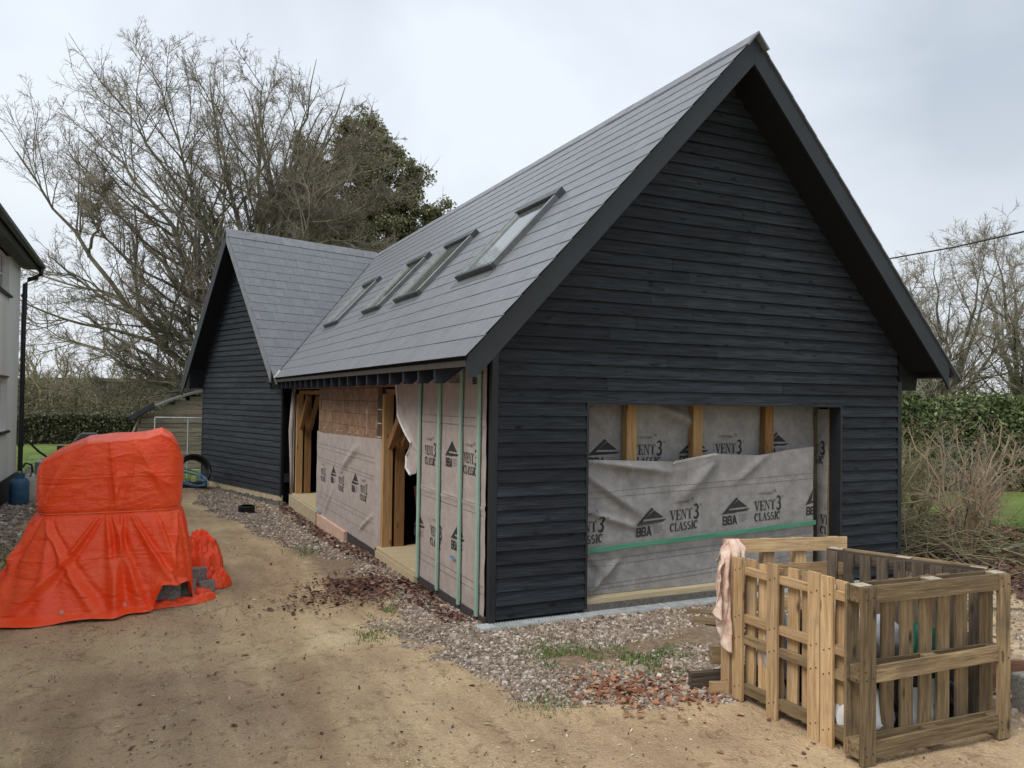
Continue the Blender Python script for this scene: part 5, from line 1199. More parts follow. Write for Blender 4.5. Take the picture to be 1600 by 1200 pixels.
# ---- big bare beech behind the wing
def beech():
    rg = np.random.default_rng(21)
    L = [
     ([(.4, 19.4, -.2), (.1, 19.5, 1.5), (-1.4, 20.0, 2.6), (-2.7, 20.3, 3.9), (-3.8, 20.6, 5.5), (-4.6, 20.6, 6.5), (-5.5, 20.8, 7.7), (-6.4, 21.0, 9.2)], .20),
     ([(-4.4, 20.9, 6.2), (-4.2, 20.6, 7.4), (-4.0, 19.9, 8.4)], .07),
     ([(.4, 19.4, 1.2), (-.5, 19.7, 4.4), (-1.7, 20.1, 6.4), (-2.4, 20.2, 7.9), (-3.4, 20.6, 9.1), (-4.7, 21.2, 10.3)], .19),
     ([(.5, 19.4, 1.3), (-.3, 19.3, 4.8), (-1.0, 19.2, 6.7), (-2.1, 19.3, 8.5), (-2.7, 19.2, 9.4), (-3.7, 19.3, 10.8)], .19),
     ([(.5, 19.4, 1.4), (-.1, 19.1, 4.8), (-.7, 18.8, 6.9), (-1.6, 18.8, 8.1), (-2.2, 18.5, 9.9), (-2.6, 18.2, 11.0)], .16),
     ([(.5, 19.3, 1.4), (.3, 19.2, 5.4), (-.3, 19.3, 7.8), (-.8, 19.4, 10.3), (-1.1, 19.4, 11.9)], .18),
     ([(.6, 19.3, 1.4), (.9, 19.6, 6.5), (1.0, 20.1, 8.3), (.6, 20.8, 10.6), (.5, 21.4, 12.6)], .22),
     ([(.6, 19.3, 1.6), (1.1, 19.4, 7.3), (1.7, 19.4, 9.1), (2.7, 19.3, 10.9), (3.0, 19.4, 12.3)], .22),
     ([(1.0, 19.0, 6.4), (1.9, 19.0, 7.1), (3.4, 18.7, 8.1), (4.7, 18.6, 9.0)], .11),
     ([(1.0, 19.0, 6.3), (2.4, 18.0, 6.9), (3.7, 17.5, 6.6), (4.8, 17.2, 6.2)], .09),
     ([(.1, 19.6, 1.5), (-1.4, 20.3, 2.0), (-3.3, 21.2, 2.9), (-5.1, 22.1, 3.7), (-6.1, 22.5, 4.3)], .12),
     ([(.1, 19.6, 1.4), (-1.8, 20.1, 2.1), (-3.2, 20.4, 2.4), (-4.8, 20.8, 2.2)], .09),
     ([(1.0, 19.0, 6.4), (2.0, 18.0, 8.0), (3.0, 17.0, 9.2), (3.6, 16.6, 10.0)], .10),
     ([(.3, 19.4, 1.5), (-.7, 19.4, 3.2), (-2.4, 19.6, 3.9), (-3.8, 19.8, 4.9), (-5.3, 19.9, 6.0)], .13),
     ([(.5, 19.3, 2.4), (1.0, 18.5, 8.4), (1.5, 17.9, 10.6), (1.8, 17.6, 12.2)], .15),
     ([(.3, 19.5, 2.0), (-.9, 20.6, 4.6), (-2.6, 21.6, 6.6), (-4.3, 22.4, 8.6), (-5.0, 22.8, 9.6)], .15),
     ([(.5, 19.5, 3.0), (1.8, 20.6, 6.6), (2.8, 21.5, 8.6), (3.6, 22, 10.2)], .13),
     ([(.2, 19.4, 1.6), (-1.2, 18.9, 3.6), (-2.9, 18.6, 5.2), (-4.3, 18.6, 7.0)], .11),
     ([(.6, 19.4, 3.5), (.2, 18.4, 7.0), (.1, 17.9, 9.4), (.3, 17.5, 11.6)], .14)]
    N = 14; P = []; Rr = []; Ls = []
    for pl, r0 in L:
        o_, ln = resample(pl, N, rg, .07); P.append(o_); Rr.append(.72*r0*np.linspace(1, .05, N)**.9); Ls.append(ln)
    tr = np.array([[(.4, 19.4, -.3), (.42, 19.4, .6), (.45, 19.4, 1.4), (.5, 19.35, 2.4), (.6, 19.3, 4.2), (.85, 19.2, 6.4)]]); trr = np.array([[.55, .42, .36, .30, .24, .14]])
    P = np.array(P); Rr = np.array(Rr)*1.08; Ls = np.array(Ls)
    def prune(p, r, l, f=1.0):
        q = (p[:, -1]-np.array([-.9, 20, 4.6]))/np.array([8.3, 7.2, 9.1])*f; k = (q*q).sum(1) < 1+.10*rg.normal(size=len(q)); return p[k], r[k], l[k]
    g1, r1, l1 = kids(P, Rr, 19, .2, (20, 52), .34, Ls, .60, 10, .085, .045, rg, minr=.017); g1, r1, l1 = prune(g1, r1, l1)
    g2, r2, l2 = kids(g1, r1, 9, .1, (25, 60), .46, l1, .55, 8, .11, .04, rg, minr=.0092); g2, r2, l2 = prune(g2, r2, l2)
    g3, r3, l3 = kids(g2, r2, 6, .06, (25, 60), .50, l2, .6, 5, .13, .035, rg, minr=.0056, r1=.5); g3, r3, l3 = prune(g3, r3, l3)
    g4, r4, l4 = kids(g3, r3, 4, .1, (25, 60), .60, l3, .7, 3, .13, .04, rg, minr=.0044, r1=.5)
    t_ = thing('beech_tree', (.4, 19.4, -.1), 'huge bare spreading tree with many arching limbs behind the wing roof', 'tree')
    V, F = tubes([(tr, trr, 12), (P, Rr, 8), (g1, r1, 5)]); obj('trunk', mesh_np('trunk', V, F, M_bark, True), t_)
    V, F = tubes([(g2, r2, 4), (g3, r3, 3), (g4, r4, 3)]); obj('crown', mesh_np('crown', V, F, M_twig, True), t_)
beech()
def tree(name, base, H, W, seed, label, mt, mb, n0=6, lean=(0, 0), r0=.16, group=None, k=(9, 6, 5), tm=.25):
    rg = np.random.default_rng(seed); x, y, z = base; P = []; Rr = []; Ls = []
    n_ = 12
    for i in range(n0):
        a_ = rg.uniform(0, 2*math.pi); sp = W*rg.uniform(.4, 1)
        tx, ty = x+math.cos(a_)*sp+lean[0], y+math.sin(a_)*sp+lean[1]; hz = H*rg.uniform(.75, 1)
        fk = tm*H*rg.uniform(.6, 1.3)
        o_, ln = resample([(x, y, z+.02*i), (x+.1*math.cos(a_), y+.1*math.sin(a_), z+fk), (x+(tx-x)*.55, y+(ty-y)*.55, z+fk+(hz-fk)*.5), (tx, ty, z+hz)], n_, rg, .05*H/8)
        P.append(o_); Rr.append(r0*np.linspace(1, .05, n_)); Ls.append(ln)
    P, Rr, Ls = np.array(P), np.array(Rr), np.array(Ls)
    g1, r1, l1 = kids(P, Rr, k[0], .2, (25, 60), .32, Ls, .5, 7, .13, .03, rg, minr=.012)
    g2, r2, l2 = kids(g1, r1, k[1], .15, (25, 60), .5, l1, .55, 5, .15, .03, rg, minr=.008)
    g3, r3, l3 = kids(g2, r2, k[2], .1, (25, 60), .6, l2, .6, 3, .15, .03, rg, minr=.0062, r1=.6)
    t_ = thing(name, base, label, 'tree', group)
    V, F = tubes([(P, Rr, 7), (g1, r1, 4)]); obj('trunk', mesh_np('trunk', V, F, mb, True), t_)
    V, F = tubes([(g2, r2, 3), (g3, r3, 3)]); obj('crown', mesh_np('crown', V, F, mt, True), t_); return t_
# ---- evergreen behind, to the right
def evergreen(name, base, blobs, n_, size, label, m, trunk=True, seed=1):
    rg = np.random.default_rng(seed); P = []
    tot = sum(b_[3]*b_[4]*b_[5] for b_ in blobs)
    for (x, y, z, rx1, ry1, rz1) in blobs:
        k = int(n_*rx1*ry1*rz1/tot); nc = max(8, k//170)
        d = unit(rg.normal(size=(nc, 3)))*(rg.uniform(.25, 1, (nc, 1))**.45); cc = np.array([x, y, z])+d*np.array([rx1, ry1, rz1])
        csz = rg.uniform(.16, .55, nc)
        which = rg.integers(0, nc, k); P.append(cc[which]+unit(rg.normal(size=(k, 3)))*(rg.uniform(0, 1, (k, 1))**.5)*csz[which][:, None]*np.array([1, 1, .75]))
    P = np.concatenate(P); V, F, rn = leaves(P, size, seed+1, .5, .3)
    t_ = thing(name, base, label, 'tree')
    obj('crown', mesh_np('crown', V, F, m, False, dict(rnd=rn)), t_)
    st = np.array(base, float); Pl = []; Rl = []
    for (x, y, z, a_, b2, c_) in blobs:
        o_, ln = resample([st, st*.55+np.array([x, y, z])*.45+np.array([0, 0, -.5]), (x, y, z+c_*.6)], 8, rg, .05); Pl.append(o_); Rl.append(.16*np.linspace(1, .2, 8))
    Pl, Rl = np.array(Pl), np.array(Rl); g1, r1, l1 = kids(Pl, Rl, 14, .35, (30, 70), .3, np.full(len(Pl), 7.), .4, 5, .15, .03, rg, minr=.014)
    V, F = tubes([(Pl, Rl, 7), (g1, r1, 3)]); obj('trunk', mesh_np('trunk', V, F, M_bark, True), t_)
evergreen('evergreen_tree', (6.0, 24.5, -.1), [(4.84, 23.73, 11.86, 1.05, 1.05, 1.38), (5.78, 23.32, 10.45, 1.2, 1.2, 1.46), (4.36, 24.0, 9.8, 1.26, 1.26, 1.51), (2.82, 24.71, 10.98, 0.8, 0.8, 1.26), (5.41, 23.54, 8.43, 1.63, 1.63, 1.13), (6.76, 22.89, 8.96, 0.85, 0.85, 1.26), (6.84, 22.81, 10.71, 0.4, 0.4, 0.55), (7.62, 22.48, 9.15, 0.43, 0.43, 0.6), (2.68, 24.82, 8.89, 1.05, 1.05, 1.51), (3.94, 24.24, 8.03, 1.51, 1.51, 1.0), (1.77, 25.25, 8.75, 0.75, 0.75, 1.38), (6.56, 23.01, 7.7, 1.26, 1.26, 0.75)], 150000, .06, 'dense olive green evergreen tree beyond the barn roof, right of the bare tree', M_ever, seed=31)
# ---- right hand trees
tree('bare_tree', (18.6, 12.6, .2), 6.6, 2.6, 41, 'bare tree with slim grey trunk just right of the barn eave', M_twigp, M_bark, 6, r0=.10, k=(13, 9, 8), tm=.3)
tree('bare_tree', (21.2, 11.0, .2), 6.9, 2.8, 42, 'bare forked tree in the middle of the right hand group', M_twigp, M_bark, 7, r0=.11, k=(13, 9, 8), tm=.22)
tree('bare_tree', (23.6, 9.6, .2), 8.6, 3.2, 43, 'large bare tree at the right edge of the picture behind the hedge', M_twigp, M_bark, 8, r0=.13, k=(13, 9, 8), tm=.15)
tree('bare_tree', (17.0, 13.6, .2), 3.4, .9, 44, 'short bare trunk showing under the right eave of the barn', M_twigr, M_bark, 3, r0=.10, k=(8, 5, 4), tm=.4)
# ---- hedges
def hedge(name, pl, wdt, hgt, n_, size, m, label, seed, core=M_dark, rough=.18, cat='hedge', topf=None):
    rg = np.random.default_rng(seed); pl = np.array(pl, float); d = np.r_[0, np.cumsum(np.linalg.norm(np.diff(pl, axis=0), axis=1))]
    t = rg.uniform(0, d[-1], n_); x = np.interp(t, d, pl[:, 0]); y = np.interp(t, d, pl[:, 1]); z0 = np.interp(t, d, pl[:, 2])
    tg = pl[-1]-pl[0]; tg = tg/np.linalg.norm(tg); nn_ = np.array([-tg[1], tg[0]])
    # sample on the surface of the section (two sides and top)
    a_ = rg.uniform(0, 1, n_)*(2*hgt+wdt); hh = hgt*(1+rough*2*fbm(t*.7, t*0, seed)) if topf is None else topf(t)
    off = np.where(a_ < hgt, -wdt/2, np.where(a_ < 2*hgt, wdt/2, (a_-2*hgt)-wdt/2)); zz_ = np.where(a_ < hgt, a_, np.where(a_ < 2*hgt, a_-hgt, hgt))/hgt*hh
    bump_ = rough*(fbm(t*1.4, zz_*1.4+off, seed+5)*2)+.0
    off = off*(1+bump_)+rg.normal(size=n_)*.05; zz_ = zz_+rg.normal(size=n_)*.05*(1+rough*2)
    k_ = rng.uniform(size=n_) < np.clip(1.25*vn(t*2.2, zz_*2.6+off, seed+9)+.45*(rough < .1)+.25, 0, 1); x, y, z0, off, zz_ = x[k_], y[k_], z0[k_], off[k_], zz_[k_]
    P = np.stack([x+nn_[0]*off, y+nn_[1]*off, z0+np.maximum(zz_, .02)], -1)
    V, F, rn = leaves(P, size, seed+1, .6, .2)
    t_ = thing(name, tuple(pl[0]), label, cat); obj('foliage', mesh_np('foliage', V, F, m, False, dict(rnd=rn)), t_)
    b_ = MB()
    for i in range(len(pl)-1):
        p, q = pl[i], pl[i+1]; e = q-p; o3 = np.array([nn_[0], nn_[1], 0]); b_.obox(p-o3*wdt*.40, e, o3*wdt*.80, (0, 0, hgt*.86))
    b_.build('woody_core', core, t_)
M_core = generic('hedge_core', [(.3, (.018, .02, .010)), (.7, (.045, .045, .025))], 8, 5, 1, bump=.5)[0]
hedge('clipped_hedge', [(-16, 31.5, -.1), (1.5, 31.5, -.1)], 1.0, 1.18, 60000, .05, M_hedged, 'long low clipped hedge across the far side of the lawn', 51, M_core, .03)
hedge('ivy_hedge', [(9.6, 7.6, .0), (14.5, 7.2, .0), (22.5, 3.6, .0)], 1.8, 2.15, 110000, .055, M_hedge, 'tall ragged evergreen hedge on the right behind the cut shrubs', 52, M_core, .32)
hedge('laurel_bush', [(9.0, 6.6, 0), (11.4, 6.3, .0)], 1.3, 2.0, 14000, .085, M_hedgeb, 'bright green laurel bush beside the barn corner', 53, M_core, .4, 'bush')
# ---- background woodland on the left: many twiggy trees, one mass
def woodland(name, xs, y0, y1, H, n_, seed, label, fac=1):
    rg = np.random.default_rng(seed); P = []; Rr = []; Ls = []
    for i in range(n_):
        x = rg.uniform(*xs); y = rg.uniform(y0, y1); h_ = H*rg.uniform(.6, 1.1)
        for k in range(3):
            a_ = rg.uniform(0, 6.28); o_, ln = resample([(x, y, -.1), (x+.3*math.cos(a_), y+.3*math.sin(a_), h_*.4), (x+h_*.25*math.cos(a_), y+h_*.25*math.sin(a_), h_)], 8, rg, .12); P.append(o_); Rr.append(.11*np.linspace(1, .2, 8)); Ls.append(ln)
    P, Rr, Ls = np.array(P), np.array(Rr), np.array(Ls)
    g1, r1, l1 = kids(P, Rr, 10, .1, (25, 65), .35, Ls, .5, 5, .15, .03, rg, minr=.03)
    g2, r2, l2 = kids(g1, r1, 7, .1, (25, 65), .5, l1, .6, 3, .15, .03, rg, minr=.016)
    V, F = tubes([(P, Rr, 4), (g1, r1, 3), (g2, r2, 3)]); t_ = obj(name, mesh_np(name, V, F, M_twigg, True)); t_['kind'] = 'stuff'; t_['label'] = label; t_['category'] = 'woodland'
woodland('woodland', (-24, 10), 44, 62, 4.6, 75, 61, 'brown winter thicket of bare trees beyond the clipped hedge')
woodland('woodland', (26, 70), 18, 40, 5.0, 40, 62, 'low winter thicket on the skyline at the right')
rg = np.random.default_rng(9)
NU = 70000; Pn = np.stack([rg.uniform(-26, 12, NU), rg.uniform(40, 64, NU), 0*rg.uniform(size=NU)], -1)
hmx = 1.4+1.8*vn(Pn[:, 0]*.35, Pn[:, 1]*.1, 5)+.8*vn(Pn[:, 0]*1.3, Pn[:, 1]*.3, 6); Pn[:, 2] = rg.uniform(0, 1, NU)**.7*hmx
V, F, rn = leaves(Pn, .08, 10, .5); o = obj('undergrowth', mesh_np('undergrowth', V, F, M_wood_bg, False, dict(rnd=rn))); tag(o, 'dull brown green undergrowth below the winter thicket', 'undergrowth', kind='stuff')
# hills
hx2 = np.linspace(-400, 500, 120); hz2 = 6+7*vn(hx2*.012, hx2*0, 3)+1.2*vn(hx2*.2, hx2*0, 4)
b_ = MB()
for i in range(119): b_.prism([(hx2[i], 300, -1), (hx2[i+1], 300, -1), (hx2[i+1], 300, hz2[i+1]*.7), (hx2[i], 300, hz2[i]*.7)], (0, 60, 0))
tag(b_.build('far_hill', generic('far_hill_woods', [(.3, (.10, .11, .09)), (.7, (.16, .17, .14))], .05, 8, 1, bump=0)[0]), kind='structure')
# ---- shrubs on the right
def shrub(name, base, H, W, n0, seed, label, mt=M_twigg, k=(7, 5), cat='shrub', rr0=.018, group=None, up=.02):
    rg = np.random.default_rng(seed); x, y, z = base; P = []; Rr = []; Ls = []
    for i in range(n0):
        a_ = rg.uniform(0, 2*math.pi); sp = W*rg.uniform(.15, 1); h_ = H*rg.uniform(.55, 1); bx, by = x+.12*math.cos(a_)*rg.uniform(0, 1), y+.12*math.sin(a_)
        o_, ln = resample([(bx, by, z-.03), (bx+sp*.35*math.cos(a_), by+sp*.35*math.sin(a_), z+h_*.5), (x+sp*math.cos(a_), y+sp*math.sin(a_), z+h_)], 8, rg, .06); P.append(o_); Rr.append(rr0*rg.uniform(.6, 1.2)*np.linspace(1, .4, 8)); Ls.append(ln)
    P, Rr, Ls = np.array(P), np.array(Rr), np.array(Ls)
    g1, r1, l1 = kids(P, Rr, k[0], .25, (20, 60), .35, Ls, .55, 5, .18, up, rg, minr=.004)
    g2, r2, l2 = kids(g1, r1, k[1], .1, (25, 60), .5, l1, .6, 3, .2, up, rg, minr=.0028)
    t_ = thing(name, base, label, cat, group); V, F = tubes([(P, Rr, 6)]); obj('stems', mesh_np('stems', V, F, M_twigg if mt is M_twigg else mt, True), t_)
    V, F = tubes([(g1, r1, 3), (g2, r2, 3)]); obj('twigs', mesh_np('twigs', V, F, mt, True), t_)
shrub('cut_shrub', (7.7, .75, -.05), 1.8, .85, 21, 71, 'many-stemmed shrub with cut reddish tops growing beside the black barn corner', M_twigr, (8, 5))
shrub('cut_shrub', (8.5, 1.3, -.05), 1.8, .9, 20, 76, 'olive stemmed shrub just behind the reddish cut one', M_twigp, (8, 6))
shrub('cut_shrub', (7.4, 1.9, -.05), 1.8, .9, 26, 72, 'tangled bare shrub close against the barn side wall', M_twigg, (8, 6))
shrub('cut_shrub', (9.6, .6, -.05), 2.0, .45, 10, 73, 'pale stemmed shrub at the right edge of the picture', M_twigp, (6, 5), rr0=.022)
shrub('cut_shrub', (9.4, 2.8, -.05), 1.7, .9, 24, 74, 'low twiggy shrub in front of the ivy hedge', M_twigg, (7, 5))
# brush pile
rg = np.random.default_rng(81); n_ = 520
Pb = np.stack([rg.normal(7.1, .75, n_), rg.normal(1.3, .8, n_), rg.uniform(0, .55, n_)**1.3], -1); Pb[:, 2] = Pb[:, 2]*np.exp(-((Pb[:, 0]-7.2)/1.2)**2)-.05; Pb[:, 0] = np.maximum(Pb[:, 0], 5.75)
D = rg.normal(size=(n_, 3)); D[:, 2] *= .35; p_, r_ = grow(Pb, D, rg.uniform(.4, 1.3, n_), rg.uniform(.004, .012, n_), 6, .18, -.01, rg)
p_[..., 0] = np.maximum(p_[..., 0], 5.5); p_[..., 2] = np.maximum(p_[..., 2], -.05)
V, F = tubes([(p_, r_, 3)]); tag(obj('brush_pile', mesh_np('brush_pile', V, F, M_twigg, True)), 'low heap of cut brushwood between the barn corner and the shrubs', 'brush pile', kind='stuff')
for k, (p0, p1, r_, lb) in enumerate([((7.55, .1, .10), (9.6, .1, .18), .028, 'upper cut branch lying level to the right of the shrub base'), ((7.5, .25, .03), (9.8, -.35, .06), .022, 'lower cut branch lying on the ground to the right of the shrub base'), ((6.0, 1.0, .62), (8.9, 1.3, .72), .018, 'long straight pole resting level through the shrubs'), ((6.0, .8, .42), (7.6, .9, .52), .014, 'shorter dark pole lying level by the barn corner')]):
    b_ = MB(); pts = [np.array(p0)*(1-t)+np.array(p1)*t+np.array([0, 0, .03*math.sin(t*7+k)]) for t in np.linspace(0, 1, 9)]; b_.tube(pts, [r_*(1-.5*t) for t in np.linspace(0, 1, 9)], 7); tag(b_.build('cut_branch', M_bark, smooth=True), lb, 'branch', 'cut branches by the shrubs')
b_ = MB(); b_.box(10.5, 13.5, 3.9, 4.4, G(11, 4)-.0, G(11, 4)+.006)
# power cable
b_ = MB(); A_, B_ = np.array([31.3, 21.3, 9.4]), np.array([9.4, .06, 4.95]); pts = [A_*(1-t)+B_*t-np.array([0, 0, .9*4*t*(1-t)]) for t in np.linspace(-.2, 1, 30)]
b_ = MB(); b_.tube([(14.9, 13.0, 5.83), (14.43, 9.37, 5.79), (14.16, 7.29, 5.71), (13.2, 4.9, 5.50), (12.18, 2.7, 5.34), (11.11, 1.0, 5.14), (8, -4, 4.8)], .018, 6); tag(b_.build('power_cable', M_black, smooth=True), 'thin black overhead cable crossing the sky right of the barn roof', 'cable')

# ------------------------------------------------------------------ litter: stones, leaves, grass
def stones(n_, sampler, size, seed, name, label, thr=.4):
    rg = np.random.default_rng(seed); P = []
    while sum(len(p) for p in P) < n_:
        x, y = sampler(rg, n_); gv = gravel(x, y); k = (gv > rg.uniform(0, 1, len(x))*.75+thr*.5) & ~((x > -.02) & (x < 5.42) & (y > -.16) & (y < 16)); P.append(np.stack([x[k], y[k]], -1))
        if len(P) > 12: break
    P = np.concatenate(P)[:n_]; n_ = len(P); s_ = size*rg.lognormal(0, .38, n_)
    cube = np.array([(-1, -1, -1), (1, -1, -1), (1, 1, -1), (-1, 1, -1), (-1, -1, 1), (1, -1, 1), (1, 1, 1), (-1, 1, 1)], float)
    o_ = cube[None]*rg.uniform(.5, 1.0, (n_, 1, 3))+rg.normal(size=(n_, 8, 3))*.18; o_[:, 4:, :2] *= .7
    a_ = rg.uniform(0, 6.28, n_); ca, sa = np.cos(a_)[:, None], np.sin(a_)[:, None]; x = o_[..., 0]*ca-o_[..., 1]*sa; y = o_[..., 0]*sa+o_[..., 1]*ca; o_ = np.stack([x, y, o_[..., 2]*.6], -1)*s_[:, None, None]
    V = o_+np.stack([P[:, 0], P[:, 1], gz(P[:, 0], P[:, 1])+s_*.25], -1)[:, None]
    f8 = np.array([(0, 3, 2, 1), (4, 5, 6, 7), (0, 1, 5, 4), (1, 2, 6, 5), (2, 3, 7, 6), (3, 0, 4, 7)]); F = (np.arange(n_)*8)[:, None, None]+f8[None]
    tag(obj(name, mesh_np(name, V.reshape(-1, 3), F.reshape(-1, 4), M_stone, False, dict(rnd=np.repeat(rg.uniform(0, 1, n_), 8)))), label, 'gravel', kind='stuff')
stones(34000, lambda r, n: (r.uniform(-1.4, 3.4, n), -2.6+5.5*r.uniform(0, 1, n)**1.1), .0095, 5, 'gravel', 'loose pinkish grey gravel around the near corner of the barn')
stones(22000, lambda r, n: (r.uniform(-2.6, 0, n), r.uniform(2.5, 12.5, n)), .012, 6, 'gravel', 'loose grey gravel strip along the side of the barn')
stones(3500, lambda r, n: (r.uniform(-5.2, -4.2, n), r.uniform(5, 13, n)), .022, 7, 'gravel', 'coarse dark gravel at the foot of the house')
stones(5000, lambda r, n: (r.uniform(2.3, 6.5, n), r.uniform(-3.6, -.2, n)), .015, 8, 'gravel', 'thin gravel on the ground behind the pallets')
def scatter_simple(n_, xs, ys, size, seed, name, label, m, cat, flat=.9, msk=None, zo=.006, asp=.6):
    rg = np.random.default_rng(seed); x = rg.uniform(*xs, n_); y = rg.uniform(*ys, n_)
    if msk is not None: k = msk(x, y, rg); x, y = x[k], y[k]
    n_ = len(x); s_ = size*rg.lognormal(0, .35, n_); nr = unit(rg.normal(size=(n_, 3))*.35+np.array([0, 0, 1.])); q = unit(np.cross(nr, rg.normal(size=(n_, 3)))); w_ = np.cross(nr, q); P = np.stack([x, y, gz(x, y)+zo+s_*.1], -1)
    S = s_[:, None]; V = np.stack([P+q*S, P+q*S*.2+w_*S*asp+nr*S*.25, P-q*S*.9+nr*S*.3, P+q*S*.1-w_*S*asp+nr*S*.22], 1).reshape(-1, 3)
    F = np.concatenate([np.arange(n_*4).reshape(-1, 4)[:, [0, 1, 2]], np.arange(n_*4).reshape(-1, 4)[:, [0, 2, 3]]])
    return tag(obj(name, mesh_np(name, V, F, m, False, dict(rnd=np.repeat(rg.uniform(0, 1, n_), 4)))), label, cat, kind='stuff')
G2 = lambda cx, cy, sx, sy: (lambda x, y, r: r.uniform(size=len(x)) < np.exp(-((x-cx)/sx)**2-((y-cy)/sy)**2))
scatter_simple(9000, (-1.6, .0), (.6, 3.4), .023, 11, 'leaf_litter', 'dark reddish heap of dead leaves on the dirt near the side doorway', M_brown, 'leaf litter', msk=G2(-.62, 2.0, .42, .45), zo=.02)
scatter_simple(2600, (-2.1, .0), (.4, 3.0), .022, 12, 'leaf_litter', 'scattered dark dead leaves trailing left of the leaf heap', M_brown, 'leaf litter', msk=G2(-1.2, 1.55, .5, .3), zo=.01)
scatter_simple(3500, (-.34, 0), (.2, 10.3), .022, 13, 'leaf_litter', 'line of dead leaves blown along the foot of the side wall', M_brown, 'leaf litter', msk=lambda x, y, r: r.uniform(size=len(x)) < .75*(vn(x*3, y*1.5, 4) > .4), zo=.015)
scatter_simple(2600, (-.5, 1.0), (-2.3, -1.0), .022, 14, 'leaf_litter', 'patch of orange brown leaves on the gravel in front of the gable', M_oleaf, 'leaf litter', msk=G2(.22, -1.70, .22, .28), zo=.016)
scatter_simple(1500, (-.4, 1.0), (-2.4, -1.2), .021, 15, 'leaf_litter', 'thin scatter of orange leaves between the gravel patch and the pine pallet', M_oleaf, 'leaf litter', msk=G2(.62, -1.9, .3, .3), zo=.012)
scatter_simple(9000, (5.6, 10.5), (-2.2, 4.5), .035, 16, 'leaf_litter', 'brown leaf litter under the shrubs on the right', M_brown, 'leaf litter', msk=lambda x, y, r: r.uniform(size=len(x)) < .8, zo=.01)
scatter_simple(12000, (-5, 1.6), (-5.2, 3), .0105, 17, 'wood_chips', 'tiny pale chips and flecks trodden into the dirt yard', leafmat('pale_chip', [(0, (.45, .36, .20)), (1, (.68, .58, .38))], .9, 0), 'wood chips', msk=lambda x, y, r: r.uniform(size=len(x)) < vn(x*1.2, y*1.2, 8)**2, zo=.002, asp=.45)
scatter_simple(9000, (-5, 1.6), (-5.2, 6), .0115, 18, 'dirt_crumbs', 'dark crumbs, twigs and leaf bits scattered over the dirt yard', M_brown, 'debris', msk=lambda x, y, r: r.uniform(size=len(x)) < vn(x*1.5, y*1.5, 9), zo=.003, asp=.35)
# single fallen leaves lying on the dirt
rg = np.random.default_rng(19)
lb = MB(); lb.v = [(.04, 0, 0), (.012, .022, .006), (-.018, .018, .010), (-.036, 0, .004), (-.018, -.018, .012), (.012, -.022, .007), (0, 0, .0)]; lb.f = [(0, 1, 6), (1, 2, 6), (2, 3, 6), (3, 4, 6), (4, 5, 6), (5, 0, 6)]
lm = lb.mesh('fallen_leaf', generic('single_leaf', [(.3, (.10, .05, .035)), (.7, (.30, .14, .08))], 20, 3, .7, bump=0, objrand=.5)[0])
spots = [(rg.uniform(-4.6, .9), rg.uniform(-4.9, 1.0)) for _ in range(34)]+[(rg.uniform(.2, .95), rg.uniform(-4.2, -2.2)) for _ in range(16)]
for x, y in spots:
    o = obj('fallen_leaf', lm, None, Matrix.Translation((x, y, G(x, y)+.004)) @ Matrix.Rotation(rg.uniform(0, 6.28), 4, 'Z') @ Matrix.Rotation(rg.uniform(-.3, .3), 4, 'X') @ Matrix.Scale(rg.uniform(.35, .8), 4))
    tag(o, 'single dead brown leaf lying on the bare dirt yard', 'leaf', 'single leaves on the dirt')
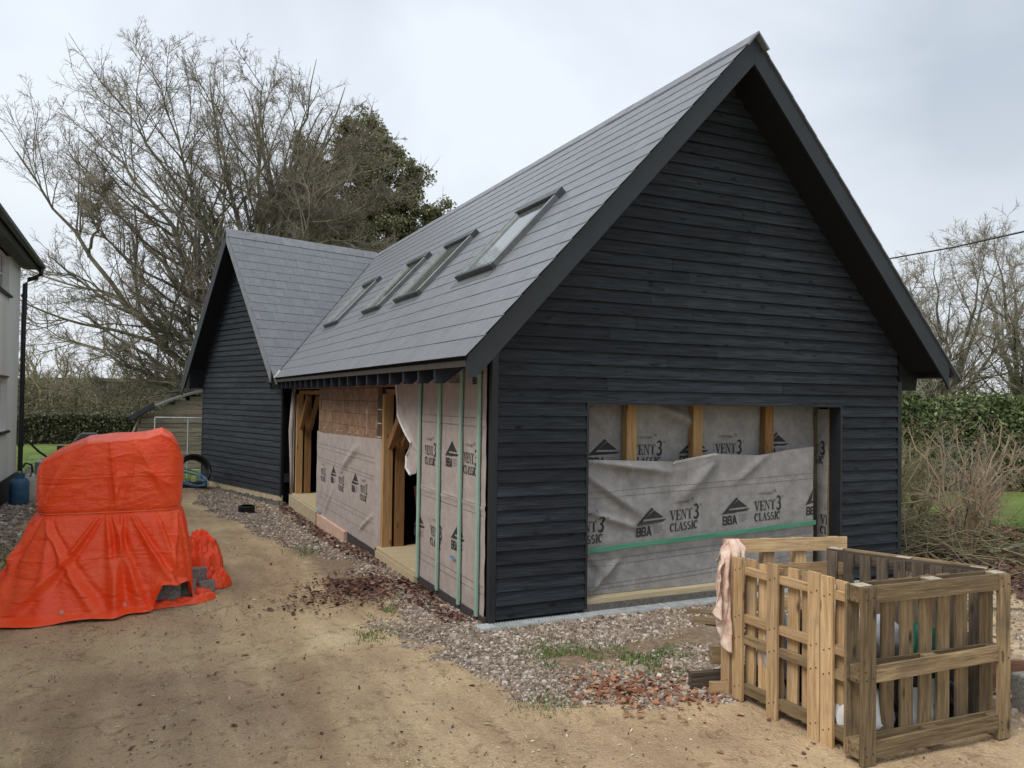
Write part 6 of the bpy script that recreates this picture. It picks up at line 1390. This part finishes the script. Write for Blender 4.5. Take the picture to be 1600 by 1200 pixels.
def grassp(n_, cx, cy, sx, sy, h_, seed, label, name='grass_tuft'):
    rg = np.random.default_rng(seed); x = rg.normal(cx, sx, n_); y = rg.normal(cy, sy, n_); k = vn(x*4, y*4, seed) > .38; x, y = x[k], y[k]; n_ = len(x)
    hh = h_*rg.uniform(.4, 1.2, n_); a_ = rg.uniform(0, 6.28, n_); ln = rg.uniform(.1, .9, n_)*hh; z = gz(x, y); w_ = .004
    b0 = np.stack([x-w_*np.sin(a_), y+w_*np.cos(a_), z], -1); b1 = np.stack([x+w_*np.sin(a_), y-w_*np.cos(a_), z], -1); tp = np.stack([x+ln*np.cos(a_), y+ln*np.sin(a_), z+hh], -1)
    tag(obj(name, mesh_np(name, np.stack([b0, b1, tp], 1).reshape(-1, 3), np.arange(n_*3).reshape(-1, 3), M_grass, False, dict(rnd=np.repeat(rg.uniform(0, 1, n_), 3)))), label, 'grass', kind='stuff')
grassp(1300, .28, -.95, .22, .22, .045, 21, 'sparse green grass coming through the gravel in front of the gable')
grassp(1500, .95, -1.3, .2, .2, .05, 22, 'green grass patch between the gravel and the towel')
grassp(500, -.72, 1.05, .10, .12, .035, 23, 'small tuft of grass at the gravel edge left of the barn corner')
grassp(500, -1.05, .25, .16, .1, .03, 24, 'thin tuft of grass on the dirt near the gravel edge')
grassp(500, -.75, 4.6, .15, .3, .04, 25, 'thin grass by the gravel strip beside the barn')
grassp(3500, -4.6, 4.6, .28, .7, .05, 26, 'grass strip left of the tarpaulin')
grassp(400, -.3, -1.75, .12, .1, .03, 27, 'few green blades at the front edge of the gravel')
grassp(9000, 9.5, -.4, .9, .6, .10, 28, 'green weeds on the bank at the right edge')
grassp(9000, 10.5, 1.8, 1.2, .9, .07, 29, 'rough grass seen through the shrubs on the right')
grassp(600, 4.6, -1.35, .18, .12, .07, 30, 'small weed beside the stones at the right edge')
grassp(60000, -4.6, 19, 1.6, 4, .035, 32, 'short mown blades of the garden lawn left of the shed', 'lawn')
# things inside the near doorway
t_ = thing('bucket', (.75, 2.55, .045), 'grey white plastic bucket just inside the near side doorway', 'bucket')
b_ = MB(); b_.lathe((.75, 2.55, .046), [(.13, 0), (.16, .36), (.172, .365), (.172, .38)], 22); b_.build('body', plain('dusty_bucket', (.38, .40, .42), .5), t_, smooth=False)
for k, (x, y, l_) in enumerate([(.42, 2.95, 'dark red brown board leaning inside the near side doorway'), (.52, 3.1, 'second darker board leaning behind the red brown one in the doorway')]):
    tag(plank('leaning_board', (x, y-.0, .05), (x-.1, y+.05, .9-.1*k), .12, .02, (-.3, -1, 0), wood('dark_red_board%d' % k, (.05, .02, .015), (.12, .05, .035), .1), None), l_, 'board')
